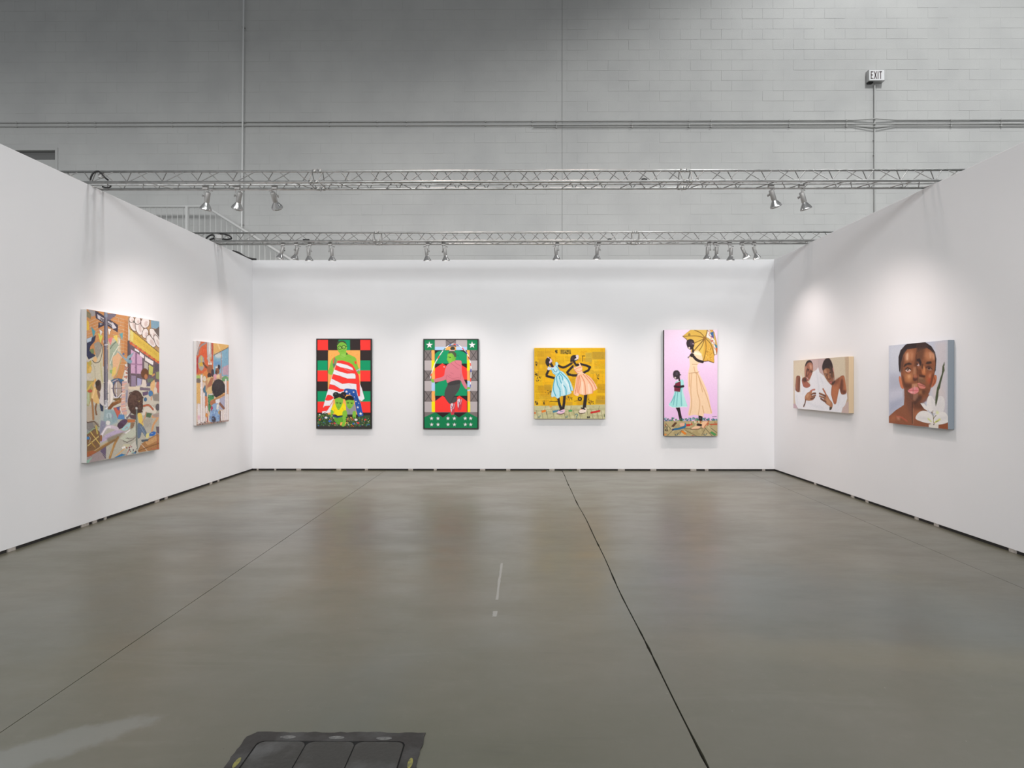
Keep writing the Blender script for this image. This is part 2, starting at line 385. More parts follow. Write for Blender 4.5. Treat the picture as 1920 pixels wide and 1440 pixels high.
lo(box('post', c0.x-0.03, c0.x+0.03, SY-0.02, SY+0.02, 0, landz, M['steel'], st), st)
bal = []
k = 0
while x > -9.6:
    bal.append((x, landz, c0.z)); x -= 0.1045
x = c0.x+0.085
while x < footx-0.1:
    dz = (x-c0.x)*slope; bal.append((x, landz-dz-0.05, c0.z-dz)); x += 0.1045
bmb = bmesh.new(); tube_bm(bmb, [(0, 0, 0), (0, 0, 1)], 0.009, 6); mb = mesh_of(bmb, 'baluster', True)
for (x, za, zb) in bal:
    o = link('baluster', mb, M['steel'], st); o.location = Vector((x, SY, za))-Vector(st.location); o.scale = (1, 1, zb-za)
nt = 20
for k in range(1, nt):
    z = landz*(1-k/nt); x = c0.x+landz/slope*(k/nt)
    lo(box('tread', x-0.02, x+0.28, SY, WY-0.085, z-0.03, z, M['steel'], st), st)
# ------------------------------------------------------------------ trusses
bmb = bmesh.new(); tube_bm(bmb, [(0, 0, 0), (0, 0, 1)], 1.0, 6, False); BAR = mesh_of(bmb, 'brace', True)
def bar(p, q, r, parent, name='brace'):
    p = Vector(p); q = Vector(q); o = link(name, BAR, M['bar'], parent); d = q-p
    o.location = p-Vector(parent.location); o.rotation_mode = 'QUATERNION'; o.rotation_quaternion = d.to_track_quat('Z', 'Y'); o.scale = (r, r, d.length)
    return o
def truss(label, yf, width, height, x0, x1, joints, pitches, ph, zb=3.679, rc=0.0145, rb=0.0052):
    t = thing('lighting_truss', label, 'truss', (0, yf+width/2, zb-rc), 'aluminium trusses over the booth')
    T = Vector(t.location)
    A = lambda x: Vector((x, yf+width/2, zb+height)); F = lambda x: Vector((x, yf, zb)); B = lambda x: Vector((x, yf+width, zb))
    bm_pts = (A, F, B)
    for fn in bm_pts:
        o = tube('chord', [fn(x0), fn(x1)], rc if fn is not A else rc*0.92, M['alu'], t, 12); o.location = -T
    # lighting track under the lattice
    o = box('lighting_track', x0+0.3, x1-0.3, yf+width*0.36, yf+width*0.44, zb-0.006, zb+0.008, M['bar'], t, 0.002); o.location = -T
    edges = [x0+0.05]+list(joints)+[x1-0.05]
    for s in range(len(edges)-1):
        a, b = edges[s]+0.06, edges[s+1]-0.06
        n = max(1, round((b-a)/pitches[s])); pt = (b-a)/n
        for k in range(n):
            xa = a+k*pt; xm = xa+pt/2; xb = xa+pt
            bar(F(xa), A(xm-0.03), rb, t); bar(A(xm+0.03), F(xb), rb, t)          # front face
            bar(A(xa+0.03), B(xm), rb, t); bar(B(xm), A(xb-0.03), rb, t)          # rear face
            bar(F(xm-0.02), B(xa+0.02), rb*0.9, t)
            if k % 2 == 0: bar(B(xb-0.02), F(xm+0.02), rb*0.9, t)                    # bottom face
    for x in joints:
        for fn in bm_pts:
            for s in (-1, 1):
                o = tube('coupler', [fn(x+s*0.012), fn(x+s*0.05)], rc*1.28, M['alu'], t, 12); o.location = -T
            c = fn(x); o = tube('coupler_bolt', [c+Vector((0, 0, -rc*2)), c+Vector((0, 0, rc*2))], 0.004, M['alu'], t, 6); o.location = -T
        for s in (-1, 1):
            bar(A(x+s*0.06), F(x+s*0.05), rb, t, 'end_bar'); bar(A(x+s*0.06), B(x+s*0.05), rb, t, 'end_bar'); bar(F(x+s*0.06), B(x+s*0.06), rb, t, 'end_bar')
    return t
TF, TB = 6.15, 8.73
xa = lambda px, y: PY(px, 330, y).x
truss('aluminium lighting truss resting on the side walls, nearer the viewer', TF, 0.225, 0.155, -6.6, 6.4, [xa(588, TF), xa(1290, TF)], [0.375, 0.333, 0.375], 0)
truss('aluminium lighting truss resting on the side walls, nearer the back wall', TB, 0.2, 0.15, -6.6, 6.4, [xa(705, TB), xa(1194, TB)], [0.385, 0.335, 0.385], 0)
# ------------------------------------------------------------------ spotlights
bm = bmesh.new(); lathe_bm(bm, [(0.004, 0.004), (0.022, 0.004), (0.0265, -0.002), (0.0265, -0.105), (0.023, -0.112)], 20); ME_BODY = mesh_of(bm, 'lamp_body', True)
bm = bmesh.new(); lathe_bm(bm, [(0.0235, -0.110), (0.027, -0.118), (0.040, -0.140), (0.054, -0.163), (0.0605, -0.176), (0.0615, -0.186), (0.0595, -0.186), (0.0525, -0.165), (0.038, -0.142), (0.025, -0.12)], 28); ME_SHADE = mesh_of(bm, 'lamp_shade', True)
bm = bmesh.new(); r_ = lathe_bm(bm, [(0.056, -0.176), (0.05, -0.181), (0.03, -0.185), (0.006, -0.187)], 24); bm.faces.new(r_[-1]); ME_LENS = mesh_of(bm, 'lamp_lens', True)
bm = bmesh.new(); tube_bm(bm, [(0.026, 0, -0.045), (0.05, 0, -0.045)], 0.007, 10); bbox(bm, 0.046, 0.052, -0.012, 0.012, -0.057, -0.033); ME_KNOB = mesh_of(bm, 'lamp_knob')
LIGHTS = []
def spotlight(px, py, yt, aim, label, energy, size=95, side=1, dy=0.0):
    """px,py: pixel of the top of the lamp body; yt: distance of the truss; aim: point it is turned to"""
    P = PY(px, py, yt+0.09+dy)
    t = thing('spotlight', label, 'spotlight', P, 'spotlights hanging from the trusses')
    d = (Vector(aim)-P).normalized(); q = (-d).to_track_quat('Z', 'Y')
    head = q.to_matrix().to_4x4()
    for nm, me, mt in (('lamp_body', ME_BODY, 'lamp'), ('lamp_shade', ME_SHADE, 'bell')):
        o = link(nm, me, M[mt], t); o.matrix_local = head
    link('lamp_lens', ME_LENS, M['lens'], o)
    # knob on the side that looks along +-x
    kx = q @ Vector((1, 0, 0))
    ang = 0
    ks = head @ Matrix.Rotation(0 if kx.x*side > 0 else math.pi, 4, 'Z')
    o = link('lamp_knob', ME_KNOB, M['lamp'], t); o.matrix_local = ks
    kp = ks @ Vector((0.04, 0, -0.045))
    zt = 3.6725-P.z
    tr = Vector((kp.x*0.6, 0.0, zt))
    o = box('track_adapter', tr.x-0.03, tr.x+0.03, -0.016, 0.016, zt-0.04, zt, M['lamp'], t, 0.004)
    tube('stem', [(kp.x, 0, zt-0.035), (kp.x, 0, kp.z*0.3), kp], 0.0045, M['lamp'], t, 6)
    w = -side
    tube('cord', [(tr.x, 0.01, zt-0.03), (tr.x+w*0.03, 0.012, zt-0.05), (w*0.045, 0.012, (zt-0.04)*0.55), (w*0.03, 0.008, 0.022), (w*0.008, 0, 0.03), (0, 0, 0.002)], 0.0035, M['lamp'], t, 6)
    ld = bpy.data.lights.new('lamp_beam', 'SPOT'); ld.energy = energy; ld.spot_size = math.radians(size); ld.spot_blend = 1.0
    ld.shadow_soft_size = 0.035; ld.color = (1.0, 0.855, 0.805)
    lo_ = bpy.data.objects.new('lamp_beam', ld); COL.objects.link(lo_); lo_.parent = t
    lo_.matrix_local = Matrix.Translation(d*0.2) @ d.to_track_quat('-Z', 'Y').to_matrix().to_4x4()
    return t
BW = 9.97
E1, E2 = 56, 62
SPOTS = [
 (390, 361, TF, (-4.4, 7.4, 0.7), 'spotlight on the nearer truss, leftmost of its three on the left', E1*1.2, -1),
 (450, 361, TF, (-4.4, 7.9, 0.6), 'spotlight on the nearer truss, middle of its three on the left', E1, -1),
 (511, 361, TF, (-2.75, 9.7, 0.4), 'upright spotlight on the nearer truss, rightmost of its three on the left', E1*0.6, 1),
 (1446, 357, TF, (4.35, 7.5, 0.6), 'grey spotlight on the nearer truss, left one of the right hand pair', E1, -1),
 (1503, 361, TF, (4.35, 7.0, 0.6), 'bright spotlight on the nearer truss, right one of the right hand pair', E1*1.2, -1),
 (531, 463, TB, (-4.4, 9.0, 1.0), 'spotlight on the farther truss, leftmost, turned to the left wall', E2*0.5, 1),
 (558, 464, TB, (-4.3, 9.3, 0.6), 'spotlight on the farther truss, second from the left', E2*0.5, -1),
 (578, 466, TB, (-3.1, 9.45, 0.0), 'spotlight on the farther truss, third from the left', E2*0.6, 1),
 (622, 466, TB, (-2.9, 9.45, 0.0), 'spotlight on the farther truss above the framed woman in a striped flag', E2*0.7, -1),
 (799, 466, TB, (-1.1, 9.45, 0.0), 'left spotlight of the pair on the farther truss above the framed jumping girl', E2, 1),
 (834, 466, TB, (-0.8, 9.45, 0.0), 'right spotlight of the pair on the farther truss above the framed jumping girl', E2, -1),
 (1042, 464, TB, (0.9, 9.45, 0.0), 'spotlight on the farther truss above the yellow collage, left one of two', E2, 1),
 (1120, 463, TB, (1.15, 9.45, 0.0), 'spotlight on the farther truss above the yellow collage, right one of two', E2, 1),
 (1327, 463, TB, (2.95, 9.45, 0.0), 'spotlight on the farther truss, left of the close pair above the parasol painting', E2*0.9, 1),
 (1344, 463, TB, (3.1, 9.45, 0.0), 'spotlight on the farther truss, right of the close pair above the parasol painting', E2*0.9, -1),
 (1371, 465, TB, (3.3, 9.45, 0.0), 'spotlight on the farther truss, third from its right end', E2*0.5, -1),
 (1391, 463, TB, (4.4, 8.4, 1.0), 'brightly glowing spotlight on the farther truss, second from its right end', E2*0.5, -1),
 (1413, 463, TB, (4.4, 8.8, 1.0), 'spotlight on the farther truss, last at its right end', E2*0.5, -1)]
for (px, py, yt, aim, lab, en, side) in SPOTS:
    spotlight(px, py, yt, aim, lab, en, 104 if yt == TB else 105, side)
# ------------------------------------------------------------------ cables and the hoist box at the left truss ends
def cable(name, label, pts, r=0.011, mat='black', grp=None):
    o = tube(name, pts, r, M[mat], None, 8); return tag(o, label, 'cable', grp)
def catm(pts, n=6):
    pts = [Vector(p) for p in pts]; out = []
    for i in range(len(pts)-1):
        p0, p1, p2, p3 = pts[max(i-1, 0)], pts[i], pts[i+1], pts[min(i+2, len(pts)-1)]
        for k in range(n):
            t = k/n; out.append(0.5*((2*p1)+(p2-p0)*t+(2*p0-5*p1+4*p2-p3)*t*t+(3*p1-p0-3*p2+p3)*t**3))
    return out+[pts[-1]]
y = TF+0.095
cable('power_cable', 'black power cable looped over the left end of the nearer truss', catm([PY(169, 338, y-0.02), PY(172, 329, y-0.03), PY(177, 323, y-0.03), PY(184, 321, y-0.025)]+[PY(191, 326, y-0.03), PY(197, 333, y-0.03), PY(203, 338, y)]), 0.009)
cable('power_cable', 'short black cable hanging under the left end of the nearer truss', catm([PY(192, 350, y-0.02), PY(198, 351.5, y-0.02), PY(206, 351, y-0.02), PY(208, 347, y)]), 0.008)
p = PY(185, 326, y); o = box('junction_box', p.x-0.02, p.x+0.025, y+0.012, y+0.05, p.z-0.035, p.z+0.025, M['lamp'], None, 0.004); tag(o, 'small silver box clipped inside the left end of the nearer truss', 'box')
y = TB+0.095
cable('power_cable', 'black cable coiled inside the left end of the farther truss', catm([PY(386, 448, y-0.03), PY(391, 443, y-0.03), PY(399, 440, y-0.03), PY(401, 446, y-0.02), PY(394, 449, y-0.02), PY(402, 447, y)]), 0.013)
cable('power_cable', 'black cable arched beside the box in the farther truss', catm([PY(412, 438, y-0.03), PY(421, 439, y-0.03), PY(430, 442, y-0.03), PY(434, 447, y-0.03), PY(426, 449, y-0.02), PY(416, 448, y)]), 0.012)
p = PY(411, 443.5, y); o = box('junction_box', p.x-0.045, p.x+0.045, y-0.012, y+0.03, p.z-0.035, p.z+0.03, M['lamp'], None, 0.004); tag(o, 'grey box between black cables in the farther truss', 'box')
a, b_ = PY(452, 479, D+0.0), PY(477, 487, D)
cable('power_cable', 'black cable end lying on the wall top at the left back corner', catm([Vector((XL-0.05, 9.42, HT+0.02)), Vector((XL-0.045, 9.6, HT+0.035)), Vector((XL-0.05, 9.8, HT+0.02)), Vector((XL-0.04, 9.98, HT+0.022)), Vector((XL+0.05, 10.05, HT+0.02))]), 0.02)
for px, yt, lab in ((1208, TF, 'small black clip on the nearer truss'), (1143, TB, 'small black clip on the farther truss'), (574, TB, 'short flat black strap in the farther truss above the left lamps')):
    w = 0.05 if px == 574 else 0.03
    p = PY(px, 334 if yt == TF else 448, yt); o = tube('cable_clip', [(p.x-w, yt, 3.7005), (p.x, yt, 3.705), (p.x+w, yt, 3.7005)], 0.0075, M['black'], None, 8); tag(o, lab, 'clip')
# ------------------------------------------------------------------ floor box near the viewer
M['iron'] = add_noise(newmat('stained_dark_metal', (0.024, 0.022, 0.021), 0.45), (0.06, 0.06, 0.06), ns=7, detail=7, lo=0.5, hi=0.75, bump=0.3, bscale=40)
M['lid'] = add_noise(newmat('dark_lid', (0.038, 0.037, 0.034), 0.5), (0.085, 0.085, 0.085), ns=6, detail=8, lo=0.5, hi=0.7, bump=0.4, bscale=60)
M['slot'] = add_noise(newmat('pale_slot', (0.17, 0.17, 0.165), 0.6), (0.08, 0.08, 0.08), ns=60)
M['yellow'] = add_noise(newmat('worn_yellow_slot', (0.27, 0.25, 0.06), 0.6), (0.12, 0.12, 0.07), ns=60)
q0 = PZ(470, 1374, 0); q1 = PZ(797, 1376, 0)
fx0, fx1, fy1 = q0.x, q1.x, (q0.y+q1.y)/2; fy0 = fy1-0.62
fb = thing('floor_box', 'dark metal floor box cover with three lids set in the concrete', 'floor box', ((fx0+fx1)/2, (fy0+fy1)/2, 0))
FB = Vector(fb.location)
l0, l1 = PZ(487, 1392, 0).x-0.004, PZ(759, 1394, 0).x
ly1 = PZ(600, 1392.5, 0).y; ly0 = fy0+0.075
# frame: ragged outer edge, rectangular opening
bm = bmesh.new(); rg = random.Random(5)
def ragged(p, q, n, amp):
    return [Vector((p[0]+(q[0]-p[0])*i/n+rg.uniform(-amp, amp), p[1]+(q[1]-p[1])*i/n+rg.uniform(-amp, amp))) for i in range(n)]
oc = [(fx0+0.03, fy1), (fx1, fy1), (fx1, fy0), (fx0, fy0), (fx0, fy1-0.03)]
outer = []
for i in range(5): outer += ragged(oc[i], oc[(i+1) % 5], 26 if i != 4 else 3, 0.004)
ic = [(l0-0.004, ly1+0.004), (l1+0.004, ly1+0.004), (l1+0.004, ly0-0.004), (l0-0.004, ly0-0.004)]
def rsq(x0, x1, y0, y1, r, n=5):
    out = []
    for cx, cy, a0 in ((x1-r, y1-r, 0), (x0+r, y1-r, 90), (x0+r, y0+r, 180), (x1-r, y0+r, 270)):
        for k in range(n+1):
            a = math.radians(a0+90*k/n); out.append(Vector((cx+r*math.cos(a), cy+r*math.sin(a))))
    return out
inner = rsq(l0-0.004, l1+0.004, ly0-0.004, ly1+0.004, 0.03)
def ring_prism(outer, inner, z0, z1):
    bm = bmesh.new()
    es = []
    for loop in (outer, inner):
        vs_ = [bm.verts.new((p.x, p.y, z1)) for p in loop]
        es += [bm.edges.new((vs_[i], vs_[(i+1) % len(vs_)])) for i in range(len(vs_))]
    bmesh.ops.triangle_fill(bm, edges=es, use_beauty=True)
    r = bmesh.ops.extrude_face_region(bm, geom=list(bm.faces))
    for g in r['geom']:
        if isinstance(g, bmesh.types.BMVert): g.co.z = z0
    return mesh_of(bm)
def prism(pts, z0, z1, bev=0.0):
    bm = bmesh.new(); f = bm.faces.new([bm.verts.new((p.x, p.y, z1)) for p in pts])
    r = bmesh.ops.extrude_face_region(bm, geom=[f])
    for g in r['geom']:
        if isinstance(g, bmesh.types.BMVert): g.co.z = z0
    return mesh_of(bm)
def fbp(name, me, mat):
    o = link(name, me, M[mat], fb); o.location = -FB; return o
fbf = fbp('frame', ring_prism(outer, inner, 0.0, 0.005), 'iron')
fbp('pan', prism([Vector(p) for p in ((l0-0.01, ly0-0.01), (l1+0.01, ly0-0.01), (l1+0.01, ly1+0.01), (l0-0.01, ly1+0.01))], 0.0, 0.0008), 'gapb')
lw = (l1-l0)/3
for k in range(3):
    o = fbp('lid', prism(rsq(l0+k*lw+0.0025, l0+(k+1)*lw-0.0025, ly0, ly1, 0.032), 0.001, 0.0045), 'lid')
def oval(px, py, rx, ry, mat):
    c = PZ(px, py, 0.005); link('slot', prism([Vector((c.x+rx*math.cos(a), c.y+ry*math.sin(a))) for a in np.linspace(0, 2*math.pi, 16, endpoint=False)], 0.0045, 0.0058), M[mat], fbf)
for px, py in ((540, 1382), (631, 1383), (720, 1384.5)): oval(px, py, 0.034, 0.011, 'slot')
oval(444, 1430, 0.010, 0.032, 'yellow'); oval(769, 1431, 0.010, 0.032, 'yellow')
# old tape on the floor
def tape(name, label, pxs, w):
    bm = bmesh.new(); rg = random.Random(11)
    L = []; R = []
    for i in range(len(pxs)-1):
        a = PZ(*pxs[i]); b = PZ(*pxs[i+1])
        for k in range(8):
            c = a.lerp(b, k/8); L.append((c.x-w*rg.uniform(.3, .55), c.y)); R.append((c.x+w*rg.uniform(.3, .55), c.y))
    f = bm.faces.new([bm.verts.new((x, y, 0.0008)) for x, y in L+R[::-1]])
    r = bmesh.ops.extrude_face_region(bm, geom=[f])
    for g in r['geom']:
        if isinstance(g, bmesh.types.BMVert): g.co.z = 0.0
    return tag(link(name, mesh_of(bm), M['tape']), label, 'tape')
tape('floor_tape', 'long worn strip of pale tape stuck to the concrete floor', [(941, 1056), (936, 1090), (931, 1130)], 0.022)
tape('floor_tape', 'short scrap of pale tape below the long strip on the floor', [(929, 1146), (926, 1158)], 0.035)
# ------------------------------------------------------------------ paintings: a small painter in numpy, colours stored on a fine grid mesh
def homog(src, dst):
    A = []; b = []
    for (x, y), (u, v) in zip(src, dst):
        A += [[x, y, 1, 0, 0, 0, -u*x, -u*y], [0, 0, 0, x, y, 1, -v*x, -v*y]]; b += [u, v]
    h = np.linalg.solve(np.array(A, float), np.array(b, float))
    return np.append(h, 1).reshape(3, 3)
class Art:
    def __init__(s, quad, W, H, seed=1):          # quad: TL TR BR BL in the coordinates the shapes are drawn in
        s.W, s.H = W*2, H*2; s.q0 = quad
        s.h = homog(quad, [(0, 0), (s.W, 0), (s.W, s.H), (0, s.H)])
        s.im = np.zeros((s.H, s.W, 3), np.float32); s.rng = np.random.default_rng(seed)
        s.k = s.W/math.dist(quad[0], quad[1]); s.kv = s.H/math.dist(quad[0], quad[3]); s.oy = 0.0; s.gain = 0.955
    def T(s, pts):
        p = np.array(pts, float); p = np.column_stack([p[:, 0], p[:, 1]+s.oy, np.ones(len(p))]) @ s.h.T
        return p[:, :2]/p[:, 2:3]
    def _blend(s, mask, x0, y0, col, a, soft):
        if soft:
            r = max(1, int(soft*s.k)); k = np.ones(2*r+1)/(2*r+1)
            for _ in range(2):
                mask = np.apply_along_axis(lambda m: np.convolve(m, k, 'same'), 0, mask)
                mask = np.apply_along_axis(lambda m: np.convolve(m, k, 'same'), 1, mask)
        m = (mask*a)[..., None]; h, w = mask.shape
        reg = s.im[y0:y0+h, x0:x0+w]; reg[:] = reg*(1-m)+np.array(col, np.float32)*m
    def _win(s, pts, pad):
        x0 = max(0, int(pts[:, 0].min()-pad)); x1 = min(s.W, int(pts[:, 0].max()+pad)+2)
        y0 = max(0, int(pts[:, 1].min()-pad)); y1 = min(s.H, int(pts[:, 1].max()+pad)+2)
        return x0, x1, y0, y1
    @staticmethod
    def smooth(p, n=6):
        p = np.array(p, float); N = len(p); out = []
        for i in range(N):
            a, b, c, d = p[i-1], p[i], p[(i+1) % N], p[(i+2) % N]
            for k in range(n):
                t = k/n; out.append(0.5*(2*b+(c-a)*t+(2*a-5*b+4*c-d)*t*t+(3*b-a-3*c+d)*t**3))
        return np.array(out)
    def p(s, pts, col, a=1.0, soft=0, sm=False):      # filled outline
        if sm: pts = s.smooth(pts)
        q = s.T(pts); x0, x1, y0, y1 = s._win(q, soft*s.k*2+1)
        if x1 <= x0 or y1 <= y0: return s
        X, Y = np.meshgrid(np.arange(x0, x1)+.5, np.arange(y0, y1)+.5); ins = np.zeros(X.shape, bool)
        for (ax, ay), (bx, by) in zip(q, np.roll(q, -1, 0)):
            if ay == by: continue
            ins ^= ((ay > Y) != (by > Y)) & (X < (bx-ax)*(Y-ay)/(by-ay)+ax)
        s._blend(ins.astype(np.float32), x0, y0, col, a, soft); return s
    def e(s, cx, cy, rx, ry, col, rot=0, a=1.0, soft=0):
        t = np.linspace(0, 2*np.pi, 28, endpoint=False); c, n = math.cos(math.radians(rot)), math.sin(math.radians(rot))
        x = rx*np.cos(t); y = ry*np.sin(t)
        return s.p(np.column_stack([cx+x*c-y*n, cy+x*n+y*c]), col, a, soft)
    def l(s, pts, w, col, a=1.0, soft=0, sm=False):   # stroke of width w
        pts = np.array(pts, float)
        if sm and len(pts) > 2:
            o = []
            for i in range(len(pts)-1):
                A, B, C, Dd = pts[max(i-1, 0)], pts[i], pts[i+1], pts[min(i+2, len(pts)-1)]
                for k in range(5):
                    t = k/5; o.append(0.5*(2*B+(C-A)*t+(2*A-5*B+4*C-Dd)*t*t+(3*B-A-3*C+Dd)*t**3))
            pts = np.array(o+[pts[-1]])
        q = s.T(pts); hw = w*math.sqrt(s.k*s.kv)/2; x0, x1, y0, y1 = s._win(q, hw+soft*s.k*2+1)
        if x1 <= x0 or y1 <= y0: return s
        X, Y = np.meshgrid(np.arange(x0, x1)+.5, np.arange(y0, y1)+.5); dm = np.full(X.shape, 1e9)
        for (ax, ay), (bx, by) in zip(q[:-1], q[1:]):
            dx, dy = bx-ax, by-ay; L = dx*dx+dy*dy+1e-9
            t = np.clip(((X-ax)*dx+(Y-ay)*dy)/L, 0, 1); dm = np.minimum(dm, np.hypot(X-ax-t*dx, Y-ay-t*dy))
        s._blend(np.clip(hw-dm+.5, 0, 1).astype(np.float32), x0, y0, col, a, soft); return s
    def r(s, x0, y0, x1, y1, col, **k): return s.p([(x0, y0), (x1, y0), (x1, y1), (x0, y1)], col, **k)
    def star(s, cx, cy, R, col, r=0.4, rot=0):
        return s.p([(cx+R*(1 if i % 2 == 0 else r)*math.sin(i*math.pi/5+rot), cy-R*(1 if i % 2 == 0 else r)*math.cos(i*math.pi/5+rot)) for i in range(10)], col)
    def fill(s, col): s.im[:] = np.array(col, np.float32); return s
    def grain(s, amp, cells):
        n = s.rng.normal(0, 1, (max(2, int(s.H/cells)), max(2, int(s.W/cells)))).astype(np.float32)
        yi = np.linspace(0, n.shape[0]-1.001, s.H); xi = np.linspace(0, n.shape[1]-1.001, s.W)
        y0 = yi.astype(int); x0 = xi.astype(int); fy = (yi-y0)[:, None]; fx = (xi-x0)[None]
        z = n[y0][:, x0]*(1-fy)*(1-fx)+n[y0+1][:, x0]*fy*(1-fx)+n[y0][:, x0+1]*(1-fy)*fx+n[y0+1][:, x0+1]*fy*fx
        s.im += (z*amp)[..., None]; return s
    def scatter(s, n, box_, cols, rmin, rmax):
        for _ in range(n):
            x = s.rng.uniform(box_[0], box_[2]); y = s.rng.uniform(box_[1], box_[3]); rr_ = s.rng.uniform(rmin, rmax)
            s.e(x, y, rr_, rr_*s.rng.uniform(.6, 1), cols[s.rng.integers(len(cols))], s.rng.uniform(0, 90))
        return s
    def dabs(s, n, L, wd, jit, dirs=None):       # short brush strokes in the colour found underneath
        H, W = s.H, s.W; X = s.rng.integers(2, W-2, n); Y = s.rng.integers(2, H-2, n); A_ = s.rng.uniform(0, np.pi, n)
        base = s.im.copy()
        for x, y, an in zip(X, Y, A_):
            c = np.clip(base[y, x]+s.rng.normal(0, jit)+s.rng.normal(0, jit*.35, 3), 0, 255); l2 = s.rng.uniform(.4, 1)*L*s.k
            m = int(l2*.6+wd*s.k)+2; x0, x1, y0, y1 = max(0, x-m), min(W, x+m), max(0, y-m), min(H, y+m)
            XX, YY = np.meshgrid(np.arange(x0, x1)-x, np.arange(y0, y1)-y); ca, sa = math.cos(an), math.sin(an)
            d = np.hypot(np.maximum(abs(XX*ca+YY*sa)-l2/2, 0), -XX*sa+YY*ca); k = np.clip(wd*s.k/2-d+.5, 0, 1)[..., None]*.8
            s.im[y0:y1, x0:x1] = s.im[y0:y1, x0:x1]*(1-k)+c*k
        return s
    def sat(s, f):
        m = s.im.mean(2, keepdims=True); s.im[:] = m+(s.im-m)*f; return s
    def outline(s, amt, lo_=20.0, hi_=70.0):      # darker contour where two colours meet
        g0 = s.im.mean(2); gx = np.abs(np.diff(g0, axis=1, append=g0[:, -1:])); gy = np.abs(np.diff(g0, axis=0, append=g0[-1:]))
        e = np.clip((np.maximum(gx, gy)-lo_)/(hi_-lo_), 0, 1)
        e = np.maximum(e, np.maximum(np.roll(e, 1, 0), np.roll(e, 1, 1))); s.im *= (1-amt*e)[..., None]; return s
    def out(s):
        a = np.clip(s.im*s.gain, 0, 255)/255.0; a = np.where(a <= 0.04045, a/12.92, ((a+0.055)/1.055)**2.4)
        return a.reshape(s.H//2, 2, s.W//2, 2, 3).mean((1, 3))

def paint_material():
    m = newmat('painted_canvas', (1, 1, 1), 0.6, spec=0.25)
    v = nd(m, 'ShaderNodeVertexColor'); v.layer_name = 'paint'; lk(m, v.outputs['Color'], bsdf(m).inputs['Base Color'])
    g = nd(m, 'ShaderNodeNewGeometry'); n = nd(m, 'ShaderNodeTexNoise'); n.inputs['Scale'].default_value = 300; lk(m, g.outputs['Position'], n.inputs['Vector'])
    bp = nd(m, 'ShaderNodeBump'); bp.inputs['Strength'].default_value = 0.08; bp.inputs['Distance'].default_value = 0.002
    lk(m, n.outputs['Fac'], bp.inputs['Height']); lk(m, bp.outputs['Normal'], bsdf(m).inputs['Normal']); return m
M['paint'] = paint_material()
def paint_sheet(art, TL, U, w, h, parent):
    col = art.out(); H, W = col.shape[:2]
    u, v = np.meshgrid(np.linspace(0, 1, W), np.linspace(0, 1, H))
    co = np.array(TL)[None, None]+u[..., None]*np.array(U)[None, None]*w+v[..., None]*np.array((0, 0, -1.0))[None, None]*h
    me = bpy.data.meshes.new('painted_surface'); nv = W*H; nq = (W-1)*(H-1)
    me.vertices.add(nv); me.vertices.foreach_set('co', co.reshape(-1).astype(np.float32))
    i = np.arange(nv).reshape(H, W); q = np.stack([i[:-1, :-1], i[1:, :-1], i[1:, 1:], i[:-1, 1:]], -1).reshape(-1)
    me.loops.add(nq*4); me.loops.foreach_set('vertex_index', q.astype(np.int32))
    me.polygons.add(nq); me.polygons.foreach_set('loop_start', np.arange(0, nq*4, 4, dtype=np.int32))
    me.update(calc_edges=True)
    ca = me.color_attributes.new('paint', 'FLOAT_COLOR', 'POINT')
    ca.data.foreach_set('color', np.concatenate([col, np.ones((H, W, 1))], -1).reshape(-1).astype(np.float32))
    return link('painted_surface', me, M['paint'], parent)
def hang(art, TL, U, N, w, h, depth, label, side_mat, framed=False, fw=0.021):
    """TL: top left of the picture face in the world, U: direction to the right, N: out of the wall, depth: off the wall"""
    TL, U, N = Vector(TL), Vector(U), Vector(N); depth -= 0.002
    c = TL+U*w/2-Vector((0, 0, h))-N*depth
    t = thing('framed_painting' if framed else 'painting', label, 'painting', c, 'paintings on the booth walls')
    def bx_(name, u0, u1, v0, v1, n0, n1, mat, bev=0.002):
        bm = bmesh.new(); bbox(bm, u0, u1, n0, n1, -v1, -v0, bev)
        for v in bm.verts: v.co = TL+U*v.co.x+N*v.co.y+Vector((0, 0, v.co.z))-c
        return link(name, mesh_of(bm, name), mat, t)
    s_ = paint_sheet(art, TL-c+N*0.0006, U, w, h, t)
    if framed:
        bx_('backing', -0.004, w+0.004, -0.004, h+0.004, -depth, -0.001, M['gapb'])
        f = fw; n1 = 0.006
        for nm, a in (('frame_rail', (-f, w+f, -f, -0.003)), ('frame_rail', (-f, w+f, h+0.003, h+f)), ('frame_stile', (-f, -0.003, -0.003, h+0.003)), ('frame_stile', (w+0.003, w+f, -0.003, h+0.003))):
            bx_(nm, a[0], a[1], a[2], a[3], -depth, n1, side_mat)
    else:
        bx_('canvas', 0, w, 0, h, -depth, 0, side_mat, 0.003)
    return t
def sub(crop, pts):
    ox, oy, s = crop; return [(ox+x/s, oy+y/s) for x, y in pts]
def back_rect(crop, quad, depth):
    q = sub(crop, quad); y = D-depth
    P = [PY(a, b, y) for a, b in q]
    x0 = (P[0].x+P[3].x)/2; x1 = (P[1].x+P[2].x)/2; z1 = (P[0].z+P[1].z)/2; z0 = (P[2].z+P[3].z)/2
    return (x0, y, z1), (1, 0, 0), (0, -1, 0), x1-x0, z1-z0
def side_rect(crop, quad, depth, left):
    q = sub(crop, quad); X = XL+depth if left else XR-depth
    P = [PX(a, b, X) for a, b in q]
    y0 = (P[0].y+P[3].y)/2; y1 = (P[1].y+P[2].y)/2; z1 = (P[0].z+P[1].z)/2; z0 = (P[2].z+P[3].z)/2
    return (X, y0, z1), (0, 1 if left else -1, 0), (1 if left else -1, 0, 0), abs(y1-y0), z1-z0
